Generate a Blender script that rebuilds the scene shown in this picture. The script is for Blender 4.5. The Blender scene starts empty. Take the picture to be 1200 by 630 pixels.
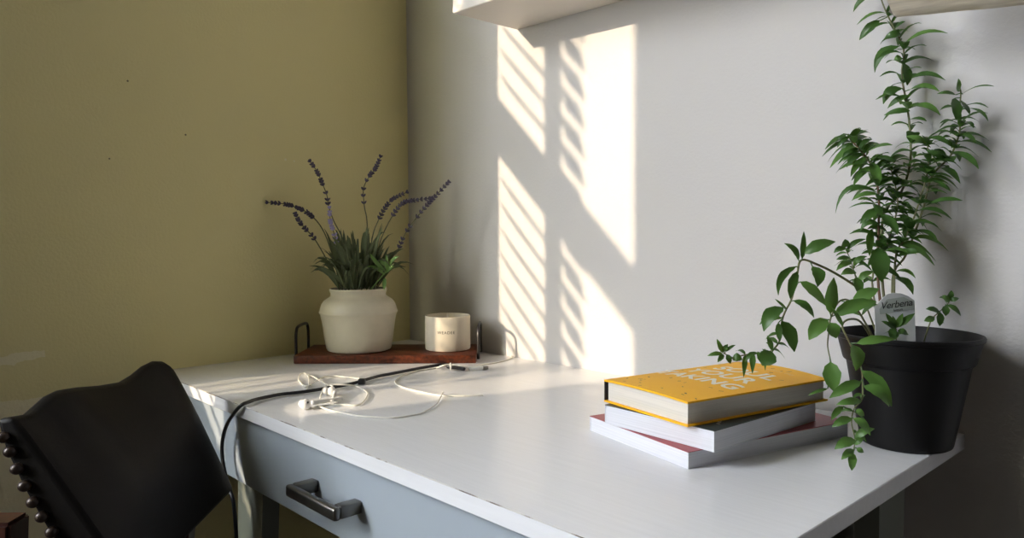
import bpy, bmesh, math, random
from mathutils import Vector, Matrix
C = bpy.context.scene.collection
PI = math.pi
H = 0.74                       # height of the desk top
random.seed(7)

# ------------------------------------------------------------------ materials
def mat(name, col, rough=0.6, spec=0.5, metal=0.0, vary=0.0, scale=20.0, bump=0.0, bscale=80.0, stretch=(1,1,1), col2=None, coat=0.0, sub=0.0, dist=0.002):
    m = bpy.data.materials.new(name); m.use_nodes = True
    nt = m.node_tree; b = nt.nodes['Principled BSDF']
    b.inputs['Base Color'].default_value = (*col, 1)
    b.inputs['Roughness'].default_value = rough
    b.inputs['Metallic'].default_value = metal
    b.inputs['Specular IOR Level'].default_value = spec
    b.inputs['Coat Weight'].default_value = coat
    if sub:
        b.inputs['Subsurface Weight'].default_value = sub
        b.inputs['Subsurface Radius'].default_value = (0.01, 0.008, 0.004)
    tc = nt.nodes.new('ShaderNodeTexCoord')
    mp = nt.nodes.new('ShaderNodeMapping'); mp.inputs['Scale'].default_value = stretch
    nt.links.new(tc.outputs['Object'], mp.inputs['Vector'])
    if vary or col2:
        n = nt.nodes.new('ShaderNodeTexNoise'); n.inputs['Scale'].default_value = scale; n.inputs['Detail'].default_value = 5
        nt.links.new(mp.outputs[0], n.inputs['Vector'])
        r = nt.nodes.new('ShaderNodeValToRGB')
        c2 = col2 if col2 else tuple(max(0, c*(1-vary)) for c in col)
        r.color_ramp.elements[0].position = .32; r.color_ramp.elements[0].color = (*c2, 1)
        r.color_ramp.elements[1].position = .68; r.color_ramp.elements[1].color = (*col, 1)
        nt.links.new(n.outputs['Fac'], r.inputs['Fac']); nt.links.new(r.outputs['Color'], b.inputs['Base Color'])
    if bump:
        n2 = nt.nodes.new('ShaderNodeTexNoise'); n2.inputs['Scale'].default_value = bscale; n2.inputs['Detail'].default_value = 4
        nt.links.new(mp.outputs[0], n2.inputs['Vector'])
        bp = nt.nodes.new('ShaderNodeBump'); bp.inputs['Strength'].default_value = bump; bp.inputs['Distance'].default_value = dist
        nt.links.new(n2.outputs['Fac'], bp.inputs['Height']); nt.links.new(bp.outputs[0], b.inputs['Normal'])
    return m

def nmath(nt, op, a, b=None, c=None):
    n = nt.nodes.new('ShaderNodeMath'); n.operation = op
    for k, v in enumerate((a, b, c)):
        if v is None: continue
        if isinstance(v, (int, float)): n.inputs[k].default_value = v
        else: nt.links.new(v, n.inputs[k])
    return n.outputs[0]

def mixcol(nt, fac, a, b):
    n = nt.nodes.new('ShaderNodeMix'); n.data_type = 'RGBA'
    nt.links.new(fac, n.inputs['Factor'])
    for s, v in ((n.inputs[6], a), (n.inputs[7], b)):
        if isinstance(v, tuple): s.default_value = (*v, 1)
        else: nt.links.new(v, s)
    return n.outputs[2]

def wall_paint(name, col, col2, spots=(), peel=False):
    m = mat(name, col, 0.75, 0.3, vary=0.0, col2=col2, scale=2.2, bump=0.4, bscale=190, dist=0.0016)
    nt = m.node_tree; b = nt.nodes['Principled BSDF']
    cur = b.inputs['Base Color'].links[0].from_socket
    tc = [n for n in nt.nodes if n.type == 'TEX_COORD'][0]
    for (p, r, c) in spots:           # small dents and specks in the paint, each with its own place
        d = nt.nodes.new('ShaderNodeVectorMath'); d.operation = 'DISTANCE'
        nt.links.new(tc.outputs['Object'], d.inputs[0]); d.inputs[1].default_value = p
        f = nmath(nt, 'LESS_THAN', d.outputs['Value'], r)
        cur = mixcol(nt, f, cur, c)
    if peel:                          # flaked paint low on the wall
        sx = nt.nodes.new('ShaderNodeSeparateXYZ'); nt.links.new(tc.outputs['Object'], sx.inputs[0])
        n = nt.nodes.new('ShaderNodeTexNoise'); n.inputs['Scale'].default_value = 38; n.inputs['Detail'].default_value = 6
        nt.links.new(tc.outputs['Object'], n.inputs['Vector'])
        w = nmath(nt, 'MULTIPLY_ADD', n.outputs['Fac'], 0.022, -0.011)
        y = sx.outputs['Y']; z = nmath(nt, 'ADD', sx.outputs['Z'], w)
        zc = nmath(nt, 'MULTIPLY_ADD', y, 0.12, H+0.150)     # a flake leaning up to the right
        a = nmath(nt, 'LESS_THAN', nmath(nt, 'ABSOLUTE', nmath(nt, 'SUBTRACT', z, zc)), 0.0075)
        a = nmath(nt, 'MULTIPLY', a, nmath(nt, 'LESS_THAN', nmath(nt, 'ADD', y, w), -0.776))
        zb = nmath(nt, 'LESS_THAN', z, H-0.020)
        zb = nmath(nt, 'MULTIPLY', zb, nmath(nt, 'LESS_THAN', nmath(nt, 'ADD', y, w), -0.55))
        cur = mixcol(nt, nmath(nt, 'MAXIMUM', a, zb), cur, (0.86, 0.80, 0.55))
    nt.links.new(cur, b.inputs['Base Color'])
    return m

M = {}
M['wall_l'] = wall_paint('olive wall paint', (0.79, 0.715, 0.375), (0.76, 0.69, 0.36), peel=True, spots=[
    ((0.0, -0.528, H+0.455), 0.0018, (0.20, 0.18, 0.11)), ((0.0, -0.63, H+0.545), 0.0018, (0.20, 0.18, 0.11)),
    ((0.0, -0.665, H+0.40), 0.0016, (0.22, 0.19, 0.12)), ((0.0, -0.32, H+0.42), 0.0025, (0.82, 0.77, 0.55)),
    ((0.0, -0.30, H+0.418), 0.002, (0.82, 0.77, 0.55))])
M['wall_r'] = wall_paint('pale wall paint', (0.56, 0.542, 0.53), (0.54, 0.522, 0.508))
M['room'] = mat('plain room paint', (0.035, 0.032, 0.025), 0.8, 0.2, vary=0.08, scale=2)
M['ceil'] = mat('ceiling paint', (0.10, 0.09, 0.07), 0.85, 0.2, vary=0.05, scale=2)
M['floor'] = mat('brown floor boards', (0.055, 0.038, 0.025), 0.5, 0.4, col2=(0.035, 0.024, 0.017), scale=6, stretch=(1, 9, 1))
M['frame'] = mat('white window paint', (0.72, 0.71, 0.68), 0.4, vary=0.05)
M['slat'] = mat('white blind slat', (0.75, 0.74, 0.70), 0.45, vary=0.04)
M['desk'] = mat('white desk paint', (0.76, 0.76, 0.77), 0.27, 0.5, col2=(0.725, 0.725, 0.735), scale=14, stretch=(0.8, 14, 14), bump=0.12, bscale=22, dist=0.0006)
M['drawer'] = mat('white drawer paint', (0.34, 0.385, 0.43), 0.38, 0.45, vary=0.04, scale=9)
M['desk_leg'] = mat('leg paint darkened for shade', (0.17, 0.18, 0.145), 0.5, 0.4, vary=0.06, scale=9)  # shade on the legs and under the desk put into a darkened colour
M['chip'] = mat('chipped edge', (0.46, 0.44, 0.41), 0.5, 0.3, col2=(0.13, 0.10, 0.08), scale=34)
r_ = [n for n in M['chip'].node_tree.nodes if n.type == 'VALTORGB'][0]
r_.color_ramp.elements[0].position = .41; r_.color_ramp.elements[1].position = .50
M['nickel'] = mat('dark brushed nickel', (0.20, 0.19, 0.17), 0.32, 0.5, metal=1.0, vary=0.15, scale=60)
M['iron'] = mat('black iron', (0.03, 0.027, 0.025), 0.35, 0.5, metal=0.6, vary=0.2, scale=40)
M['tray'] = mat('stained tray wood', (0.15, 0.036, 0.013), 0.45, 0.25, col2=(0.045, 0.014, 0.007), scale=16, stretch=(1.2, 10, 10), bump=0.1, bscale=30)
M['vase'] = mat('cream glazed ceramic', (0.60, 0.555, 0.43), 0.38, 0.5, vary=0.05, scale=60, bump=0.05, bscale=160)
M['candle'] = mat('cream candle ceramic', (0.62, 0.56, 0.45), 0.55, 0.35, vary=0.04, scale=50)
M['wax'] = mat('candle wax', (0.66, 0.60, 0.46), 0.5, 0.4, vary=0.05, scale=30, sub=0.2)
M['ink'] = mat('dark printing ink', (0.05, 0.05, 0.05), 0.6, 0.2, vary=0.1)
M['wick'] = mat('candle wick', (0.75, 0.70, 0.60), 0.8, 0.2, vary=0.2)
M['lstem'] = mat('grey green stem', (0.13, 0.14, 0.075), 0.65, 0.3, vary=0.25, scale=60)
M['lleaf'] = mat('grey green leaf', (0.13, 0.155, 0.075), 0.6, 0.35, col2=(0.075, 0.095, 0.045), scale=25)
M['lbright'] = mat('fresh green leaf', (0.17, 0.30, 0.07), 0.5, 0.4, col2=(0.12, 0.22, 0.05), scale=30)
M['lav'] = mat('faded lavender bloom', (0.115, 0.10, 0.15), 0.75, 0.2, col2=(0.065, 0.055, 0.085), scale=90)
M['lilac'] = mat('pale lilac bloom', (0.48, 0.44, 0.70), 0.7, 0.2, col2=(0.34, 0.30, 0.55), scale=90)
M['black'] = mat('black cable rubber', (0.012, 0.012, 0.013), 0.42, 0.4, vary=0.2, scale=40)
M['white'] = mat('white plastic', (0.80, 0.79, 0.75), 0.32, 0.5, vary=0.03, scale=40)
M['wire'] = mat('white rubber wire', (0.76, 0.74, 0.66), 0.4, 0.45, vary=0.04, scale=60)
M['grey'] = mat('grey metal contact', (0.30, 0.28, 0.24), 0.4, 0.5, metal=0.7, vary=0.2, scale=60)
M['yellow'] = mat('yellow book cover', (0.90, 0.47, 0.010), 0.5, 0.25, col2=(0.86, 0.42, 0.008), scale=14)
def pages(name, col):
    m = mat(name, col, 0.8, 0.2, col2=tuple(c*0.86 for c in col), scale=12, stretch=(0.6, 0.6, 60))
    return m
M['pages'] = pages('cream page edges', (0.66, 0.62, 0.55))
M['pages_w'] = pages('white page edges', (0.70, 0.70, 0.74))
M['cover_d'] = mat('dark green book cover', (0.035, 0.045, 0.04), 0.4, 0.5, vary=0.2, scale=30)
M['cover_r'] = mat('red book cover', (0.36, 0.045, 0.055), 0.4, 0.5, vary=0.12, scale=20)
M['cover_w'] = mat('white book spine', (0.72, 0.72, 0.76), 0.4, 0.5, vary=0.05, scale=20)
M['print_w'] = mat('white cover print', (0.86, 0.80, 0.66), 0.45, 0.4, vary=0.06, scale=60)
M['print_d'] = mat('dark cover specks', (0.16, 0.08, 0.03), 0.5, 0.3, vary=0.2, scale=60)
M['print_o'] = mat('orange cover print', (0.86, 0.56, 0.20), 0.5, 0.3, vary=0.1, scale=60)
M['pot'] = mat('black pot plastic', (0.0065, 0.006, 0.0058), 0.5, 0.22, vary=0.15, scale=20)
M['soil'] = mat('dark potting soil', (0.035, 0.024, 0.017), 0.95, 0.1, col2=(0.015, 0.010, 0.008), scale=90, bump=1.0, bscale=140, dist=0.004)
def leafmat(name, a, b_):
    m = mat(name, a, 0.42, 0.45, col2=b_, scale=28, bump=0.15, bscale=200)
    nt = m.node_tree; pb = nt.nodes['Principled BSDF']; out = [n for n in nt.nodes if n.type == 'OUTPUT_MATERIAL'][0]
    tr = nt.nodes.new('ShaderNodeBsdfTranslucent'); ms = nt.nodes.new('ShaderNodeMixShader'); ms.inputs[0].default_value = 0.25
    tr.inputs['Color'].default_value = (a[0]*1.5, a[1]*1.6, a[2]*0.9, 1)
    nt.links.new(pb.outputs[0], ms.inputs[1]); nt.links.new(tr.outputs[0], ms.inputs[2]); nt.links.new(ms.outputs[0], out.inputs['Surface'])
    return m
M['leaf'] = leafmat('verbena leaf', (0.062, 0.140, 0.028), (0.038, 0.090, 0.019))
M['leaf2'] = leafmat('young verbena leaf', (0.105, 0.215, 0.045), (0.075, 0.16, 0.036))
M['vstem'] = mat('verbena stem', (0.17, 0.20, 0.075), 0.55, 0.35, col2=(0.13, 0.11, 0.055), scale=30)
M['vwood'] = mat('woody verbena stem', (0.16, 0.085, 0.045), 0.6, 0.3, vary=0.3, scale=50)
M['tag'] = mat('white plastic tag', (0.78, 0.80, 0.80), 0.42, 0.45, vary=0.03, scale=30)
M['tagband'] = mat('grey tag printing', (0.52, 0.57, 0.53), 0.5, 0.3, vary=0.04, scale=40)
M['leather'] = mat('black leather', (0.008, 0.0065, 0.0055), 0.5, 0.16, vary=0.25, scale=18, bump=0.2, bscale=240, dist=0.0008)
M['brass'] = mat('dark brass nail', (0.035, 0.02, 0.013), 0.4, 0.5, metal=0.3, vary=0.2, scale=80)
M['mahog'] = mat('red brown chair wood', (0.07, 0.022, 0.014), 0.3, 0.5, col2=(0.04, 0.013, 0.009), scale=14, stretch=(8, 8, 1), coat=0.3)
M['shelf'] = mat('white shelf board', (0.76, 0.72, 0.67), 0.5, 0.4, vary=0.04, scale=8)
M['plank'] = mat('weathered pale wood', (0.72, 0.66, 0.54), 0.7, 0.25, col2=(0.56, 0.50, 0.40), scale=11, stretch=(1.5, 20, 20), bump=0.25, bscale=40)
M['plank_edge'] = mat('grey worn wood edge', (0.27, 0.25, 0.21), 0.8, 0.2, col2=(0.17, 0.155, 0.13), scale=40)
M['steel'] = mat('dark steel', (0.10, 0.10, 0.10), 0.45, 0.5, metal=0.8, vary=0.15, scale=60)

# ------------------------------------------------------------------ mesh helpers
def obj(name, bm, m, parent=None, smooth=True, kind=None, label=None):
    me = bpy.data.meshes.new(name); bm.normal_update(); bm.to_mesh(me); bm.free()
    for mm in (m if isinstance(m, (list, tuple)) else [m]): me.materials.append(mm)
    for p in me.polygons: p.use_smooth = smooth
    if smooth:
        try: me.set_sharp_from_angle(angle=math.radians(38))
        except Exception: pass
    o = bpy.data.objects.new(name, me); C.objects.link(o)
    if parent is not None:
        o.parent = parent
        o.matrix_parent_inverse = Matrix.Translation(parent.location).inverted() if parent.type == 'EMPTY' else Matrix.Identity(4)
    if kind: o['kind'] = kind
    if label: o['label'] = label
    return o

def tag(o, label, cat, group=None):
    o['label'] = label; o['category'] = cat
    if group: o['group'] = group
    return o

def thing(name, loc, label, cat, group=None):
    o = bpy.data.objects.new(name, None); C.objects.link(o); o.location = loc; o.empty_display_size = .03
    return tag(o, label, cat, group)

def box(bm, lo, hi, mtx=None, bev=0.0, seg=2, mi=0):
    r = bmesh.ops.create_cube(bm, size=1.0)
    vs = r['verts']
    c = (Vector(lo)+Vector(hi))/2; s = Vector(hi)-Vector(lo)
    for v in vs: v.co = Vector((v.co.x*s.x, v.co.y*s.y, v.co.z*s.z))+c
    fs = set(f for v in vs for f in v.link_faces)
    if bev:
        es = list(set(e for v in vs for e in v.link_edges))
        g = bmesh.ops.bevel(bm, geom=es, offset=bev, segments=seg, profile=.5, affect='EDGES')
        fs = set(g['faces']) | set(f for f in fs if f.is_valid)
        vs = list(set(v for f in fs for v in f.verts))
        # bevel keeps the original faces linked
        st = list(vs); seen = set(vs)
        while st:
            v = st.pop()
            for e in v.link_edges:
                w = e.other_vert(v)
                if w not in seen: seen.add(w); st.append(w)
        vs = list(seen)
    if mtx is not None:
        for v in vs: v.co = mtx @ v.co
    for f in set(f for v in vs for f in v.link_faces): f.material_index = mi
    return vs

def lathe(bm, prof, c=(0,0,0), seg=48, close=False):
    rings = []
    for r, z in prof:
        if r < 1e-6: rings.append([bm.verts.new((c[0], c[1], c[2]+z))])
        else: rings.append([bm.verts.new((c[0]+r*math.cos(2*PI*k/seg), c[1]+r*math.sin(2*PI*k/seg), c[2]+z)) for k in range(seg)])
    for a, b in zip(rings, rings[1:]):
        for k in range(seg):
            k2 = (k+1) % seg
            if len(a) == 1 and len(b) == 1: continue
            if len(a) == 1: bm.faces.new((a[0], b[k2], b[k]))
            elif len(b) == 1: bm.faces.new((a[k], a[k2], b[0]))
            else: bm.faces.new((a[k], a[k2], b[k2], b[k]))
    bmesh.ops.recalc_face_normals(bm, faces=bm.faces)

def smooth_path(pts, n=6):
    P = [Vector(p) for p in pts]
    if len(P) < 3: return P
    out = []
    for i in range(len(P)-1):
        p0 = P[max(i-1, 0)]; p1 = P[i]; p2 = P[i+1]; p3 = P[min(i+2, len(P)-1)]
        for k in range(n):
            t = k/n
            out.append(0.5*((2*p1)+(p2-p0)*t+(2*p0-5*p1+4*p2-p3)*t*t+(3*p1-p0-3*p2+p3)*t**3))
    out.append(P[-1]); return out

def tube(bm, pts, rad, seg=8, n=6, caps=True):
    P = smooth_path(pts, n) if n > 1 else [Vector(p) for p in pts]
    R = rad if callable(rad) else (lambda t: rad)
    rings = []; up = None
    for i, p in enumerate(P):
        d = (P[min(i+1, len(P)-1)]-P[max(i-1, 0)]).normalized()
        if up is None:
            up = d.orthogonal().normalized()
        else:
            up = (up-d*up.dot(d))
            up = up.normalized() if up.length > 1e-6 else d.orthogonal().normalized()
        s = d.cross(up); r = R(i/(len(P)-1))
        rings.append([bm.verts.new(p+r*(up*math.cos(2*PI*k/seg)+s*math.sin(2*PI*k/seg))) for k in range(seg)])
    for a, b in zip(rings, rings[1:]):
        for k in range(seg): bm.faces.new((a[k], a[(k+1) % seg], b[(k+1) % seg], b[k]))
    if caps: bm.faces.new(rings[0][::-1]); bm.faces.new(rings[-1])
    return P

def ball(bm, c, r, seg=16, scale=(1,1,1), mtx=None):
    g = bmesh.ops.create_uvsphere(bm, u_segments=seg, v_segments=max(8, seg//2), radius=r)
    for v in g['verts']:
        v.co = Vector((v.co.x*scale[0], v.co.y*scale[1], v.co.z*scale[2]))
        if mtx: v.co = mtx @ v.co
        v.co += Vector(c)

def leaf(bm, B, Mid, T, w, view=None, n=7, fold=0.18, mi=0):
    """a pointed blade from B to T bowed through Mid, folded along its midrib"""
    B, Mid, T = Vector(B), Vector(Mid), Vector(T)
    ctl = Mid*2-(B+T)*.5
    d = (T-B).normalized()
    nrm = view.normalized() if view is not None else Vector((0, 0, 1))
    side = d.cross(nrm)
    if side.length < 1e-4: side = d.orthogonal()
    side.normalize(); up = side.cross(d).normalized()
    rows = []
    for i in range(n+1):
        t = i/n
        p = B*(1-t)**2+ctl*2*t*(1-t)+T*t*t
        hw = w*.5*(math.sin(PI*min(1, (t*.93+.03))**0.80))**0.9 if 0 < t < 1 else w*.03
        rip = 1+0.06*math.sin(i*2.4)
        rows.append([bm.verts.new(p-side*hw*rip+up*fold*hw), bm.verts.new(p-side*hw*.5+up*fold*.32*hw), bm.verts.new(p), bm.verts.new(p+side*hw*.5+up*fold*.32*hw), bm.verts.new(p+side*hw*rip+up*fold*hw)])
    fs = []
    for a, b in zip(rows, rows[1:]):
        for k in range(4): fs.append(bm.faces.new((a[k], a[k+1], b[k+1], b[k])))
    for f in fs: f.material_index = mi

def prism(bm, poly, z0, z1, mtx=None):
    a = [bm.verts.new((x, y, z0)) for x, y in poly]; b = [bm.verts.new((x, y, z1)) for x, y in poly]
    n = len(poly)
    bm.faces.new(a[::-1]); bm.faces.new(b)
    for k in range(n): bm.faces.new((a[k], a[(k+1) % n], b[(k+1) % n], b[k]))
    if mtx:
        for v in a+b: v.co = mtx @ v.co

def text_mesh(body, size, extrude=0.0002, align='CENTER', space=1.0, shear=0.0, bold=0.0):
    cu = bpy.data.curves.new('lettering', 'FONT'); cu.body = body; cu.size = size; cu.extrude = extrude
    cu.align_x = align; cu.align_y = 'CENTER'; cu.space_character = space; cu.offset = bold; cu.shear = shear; cu.resolution_u = 4
    o = bpy.data.objects.new('lettering', cu); C.objects.link(o)
    dg = bpy.context.evaluated_depsgraph_get(); dg.update()
    me = bpy.data.meshes.new_from_object(o.evaluated_get(dg))
    bm = bmesh.new(); bm.from_mesh(me)
    bpy.data.objects.remove(o); bpy.data.meshes.remove(me); bpy.data.curves.remove(cu)
    return bm

def basis(o, x, y, z):
    m = Matrix.Identity(4)
    for k, a in enumerate((x, y, z)):
        for i in range(3): m[i][k] = a[i]
    for i in range(3): m[i][3] = o[i]
    return m

# ------------------------------------------------------------------ camera
CAM = [(1.49614,-1.07491,1.00198),(-0.72365,0.68842,-0.04912),(0.68942,0.72434,-0.00497),(-0.03215,0.03746,0.99878)]
cd = bpy.data.cameras.new('camera'); cd.sensor_width = 36; cd.lens = 26.1463; cd.clip_start = .02
cam = bpy.data.objects.new('camera', cd); C.objects.link(cam)
fw, rt, up_ = Vector(CAM[1]), Vector(CAM[2]), Vector(CAM[3])
cam.matrix_world = basis(CAM[0], rt, up_, -fw)
bpy.context.scene.camera = cam
TOCAM = -fw

# ------------------------------------------------------------------ the room
X1, Y1, Z1 = 3.3, -3.7, 3.0
def shell(name, lo, hi, m):
    bm = bmesh.new(); box(bm, lo, hi); return obj(name, bm, m, smooth=False, kind='structure')
shell('floor', (-.05, Y1-.05, -.05), (X1+.05, .05, 0), M['floor'])
shell('ceiling', (-.05, Y1-.05, Z1), (X1+.05, .05, Z1+.05), M['ceil'])
shell('wall_right', (-.05, 0, 0), (X1+.05, .05, Z1), M['wall_r'])
shell('wall_back', (-.05, Y1-.05, 0), (X1+.05, Y1, Z1), M['room'])
shell('wall_front', (X1, Y1, 0), (X1+.05, 0, Z1), M['room'])
# wall with the window opening: a thick wall, the window set in its outer face
WT = .20
WY0, WY1, WZ0, WZ1 = -3.19, -1.845, H+.13, H+2.08
JY = -1.13                                        # the near reveal of the splayed opening, inside
bm = bmesh.new()
def wedge(y_in0, y_in1, y_out0, y_out1, z0, z1):
    prism(bm, [(0, y_in0), (0, y_in1), (-WT, y_out1), (-WT, y_out0)], z0, z1)
wedge(JY, 0, WY1, 0, WZ0, WZ1); wedge(Y1, -3.10, Y1, WY0, WZ0, WZ1)
wedge(Y1, 0, Y1, 0, 0, WZ0); wedge(Y1, 0, Y1, 0, WZ1, Z1)
bmesh.ops.recalc_face_normals(bm, faces=bm.faces)
obj('wall_left', bm, M['wall_l'], smooth=False, kind='structure')
# window
bm = bmesh.new()
FX0, FX1 = -WT-.004, -WT+.008
box(bm, (FX0, -2.50, WZ0), (FX1, -2.375, WZ1))                # wide mullion
box(bm, (FX0, WY0, WZ0), (FX1, -3.165, WZ1))                   # far stile
box(bm, (FX0, -1.853, WZ0), (FX1, WY1, WZ1))                    # near stile
box(bm, (FX0, WY0, H+.94), (FX1, WY1, H+1.05))                 # meeting rail
box(bm, (FX0, WY0, WZ0), (FX1, WY1, H+.365))                   # unseen bottom rail, made tall to cut sun off the desk leg
win = obj('window_1', bm, M['frame'], smooth=False, kind='structure')
def slats(name, y0, y1, pitch, tilt, depth, z0, z1, th=.0035):
    bm = bmesh.new(); z = z0
    while z < z1:
        m = Matrix.Translation((-WT+.03, (y0+y1)/2, z)) @ Matrix.Rotation(tilt, 4, 'Y')
        box(bm, (-depth/2, -(y1-y0)/2, -th/2), (depth/2, (y1-y0)/2, th/2), m)
        z += pitch
    return obj(name, bm, M['slat'], win, smooth=False)
slats('window_blind', -2.375, -1.85, .054, math.radians(50), .050, WZ0+.03, WZ1)
slats('window_blind', -2.61, -2.44, .054, math.radians(74), .050, WZ0+.03, WZ1)

# ------------------------------------------------------------------ desk
DL, DD = 1.212, .60
desk = thing('desk', (.6, -.3, 0), 'white painted desk with a chipped front edge in the corner of the room', 'desk')
bm = bmesh.new()
box(bm, (.001, -DD, H-.020), (DL, -.001, H), bev=.0009, seg=1)
for f in bm.faces:
    c = f.calc_center_median()
    if c.y < -DD+.0011 and c.z > H-.0011 and abs(f.normal.y) > .3 and abs(f.normal.z) > .3: f.material_index = 1
obj('tabletop', bm, [M['desk'], M['chip']], desk, smooth=False)
bm = bmesh.new()                                              # drawer housing
box(bm, (.04, -.570, H-.131), (.055, -.06, H-.020)); box(bm, (1.105, -.570, H-.131), (1.12, -.06, H-.020))
box(bm, (.055, -.075, H-.131), (1.105, -.06, H-.020)); box(bm, (.055, -.570, H-.131), (1.105, -.075, H-.124))
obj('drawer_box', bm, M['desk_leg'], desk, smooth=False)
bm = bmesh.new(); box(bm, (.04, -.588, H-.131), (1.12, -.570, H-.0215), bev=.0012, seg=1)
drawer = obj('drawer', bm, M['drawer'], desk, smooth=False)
HB, HZ = (.599, .706), H-.0755
bm = bmesh.new()
for hx in HB:
    box(bm, (hx-.008, -.618, HZ-.008), (hx+.008, -.588, HZ+.008), bev=.002)
box(bm, (HB[0]-.008, -.6285, HZ-.008), (HB[1]+.010, -.618, HZ+.008), bev=.0035, seg=3)
obj('handle', bm, M['nickel'], drawer, label='dark metal bar handle')
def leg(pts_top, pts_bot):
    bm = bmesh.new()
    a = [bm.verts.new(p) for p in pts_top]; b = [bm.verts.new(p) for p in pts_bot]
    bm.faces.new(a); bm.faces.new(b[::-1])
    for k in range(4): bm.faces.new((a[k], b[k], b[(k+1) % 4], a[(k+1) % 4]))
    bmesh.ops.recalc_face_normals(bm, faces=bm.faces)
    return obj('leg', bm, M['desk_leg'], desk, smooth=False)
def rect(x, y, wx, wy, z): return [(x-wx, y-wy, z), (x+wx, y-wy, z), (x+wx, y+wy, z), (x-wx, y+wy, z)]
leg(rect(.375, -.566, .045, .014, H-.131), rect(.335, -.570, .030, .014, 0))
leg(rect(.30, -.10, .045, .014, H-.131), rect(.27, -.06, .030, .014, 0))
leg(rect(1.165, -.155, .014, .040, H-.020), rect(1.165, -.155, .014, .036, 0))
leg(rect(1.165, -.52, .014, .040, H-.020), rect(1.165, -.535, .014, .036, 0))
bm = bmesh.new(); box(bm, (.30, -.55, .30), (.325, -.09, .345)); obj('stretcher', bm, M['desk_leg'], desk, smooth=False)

# ------------------------------------------------------------------ tray, vase, lavender, candle
ta, tb = Vector((.119, -.372, H)), Vector((.374, -.108, H))
tu = (tb-ta).normalized(); tn = Vector((-tu.y, tu.x, 0)); TLn = (tb-ta).length; TW, TH = .150, .017
TM = basis(ta, tu, tn, Vector((0, 0, 1)))
tray = thing('wooden_tray', tuple(ta+tu*TLn/2+tn*TW/2), 'dark stained wooden tray with black wire handles in the desk corner', 'tray')
bm = bmesh.new(); box(bm, (0, 0, .0004), (TLn, TW, TH), TM, bev=.002)
obj('board', bm, M['tray'], tray)
for sx in (0, 1):
    x = -.003 if sx == 0 else TLn+.003
    pts = [(x, .030, .004), (x, .030, .045), (x, .034, .062), (x, .048, .070), (x, .102, .070), (x, .116, .062), (x, .120, .045), (x, .120, .004)]
    bm = bmesh.new(); tube(bm, [TM @ Vector(p) for p in pts], .0032, 8, 4)
    obj('handle', bm, M['iron'], tray, label='black wire handle at the left end' if sx == 0 else 'black wire handle at the right end')

VC = Vector((.143, -.234, H+TH)); k = .987
vase = thing('ceramic_vase', tuple(VC), 'cream ceramic vase with a ridged shoulder holding lavender', 'vase')
bm = bmesh.new()
prof = [(0, .0003), (.062, .0003), (.0665, .002), (.0685, .006), (.0725, .030), (.0765, .060), (.0800, .0775), (.0818, .0795), (.0826, .0820), (.0818, .0845), (.0808, .0855), (.0800, .090), (.0770, .099), (.0715, .1065),
        (.0640, .1115), (.0590, .1145), (.0575, .118), (.0580, .122), (.0600, .1265), (.0605, .1295), (.0590, .1315), (.0565, .1310), (.0550, .1280), (.0540, .1150), (.0600, .105), (.0700, .08), (.066, .02), (.06, .008), (0, .008)]
lathe(bm, [(r*k, z*k) for r, z in prof], VC, 64); obj('body', bm, M['vase'], vase)

lav = thing('lavender_plant', (VC.x, VC.y, VC.z+.01), 'lavender with thin flower spikes and grey green leaves in the cream vase', 'plant')
LS = [[(0.1178,-0.2593,0.8929),(0.0964,-0.2755,0.9808),(0.0854,-0.2847,1.0132),(0.0744,-0.2949,1.033),(0.0595,-0.3094,1.0492),(0.0444,-0.3246,1.0583),(0.0269,-0.3426,1.0647),(0.0045,-0.3659,1.0675)],[(0.1277,-0.2489,0.8928),(0.1202,-0.2512,0.9717),(0.1131,-0.2566,1.0004),(0.1023,-0.2659,1.0281),(0.0938,-0.2726,1.0597),(0.0906,-0.2743,1.0821),(0.0823,-0.2811,1.11),(0.0741,-0.288,1.1333),(0.0636,-0.2976,1.154)],[(0.1475,-0.2281,0.8927),(0.1524,-0.2174,0.9715),(0.1505,-0.2152,1.0278),(0.1458,-0.218,1.0593),(0.1434,-0.2179,1.0952),(0.1512,-0.2078,1.122),(0.1594,-0.1981,1.1381),(0.166,-0.1894,1.1632)],[(0.1377,-0.2094,0.8912),(0.1421,-0.1978,0.9892),(0.1496,-0.1872,1.0273),(0.1611,-0.1728,1.0598),(0.1719,-0.1603,1.0761),(0.1903,-0.1401,1.0887)],[(0.1513,-0.2096,0.8919),(0.1621,-0.1919,0.9802),(0.1767,-0.1729,1.0324),(0.1918,-0.1547,1.0638),(0.209,-0.1362,1.0709),(0.235,-0.1085,1.0752)],[(0.1843,-0.2184,0.8939),(0.2,-0.1988,0.9363),(0.2137,-0.1823,0.9662),(0.2258,-0.1667,1.0069),(0.2488,-0.1393,1.0527),(0.2638,-0.1217,1.0774),(0.2824,-0.1,1.1073)],[(0.1491,-0.2699,0.8949),(0.1369,-0.2772,0.9724),(0.1283,-0.2834,1.0111),(0.1241,-0.2865,1.0287),(0.1221,-0.2868,1.0551)],[(0.1217,-0.2697,0.8936),(0.0893,-0.2974,0.9811),(0.0699,-0.3156,1.0133),(0.0607,-0.324,1.0294),(0.0554,-0.3287,1.0437)]]
LN = [4,4,4,3,3,4,3,3]
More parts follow.
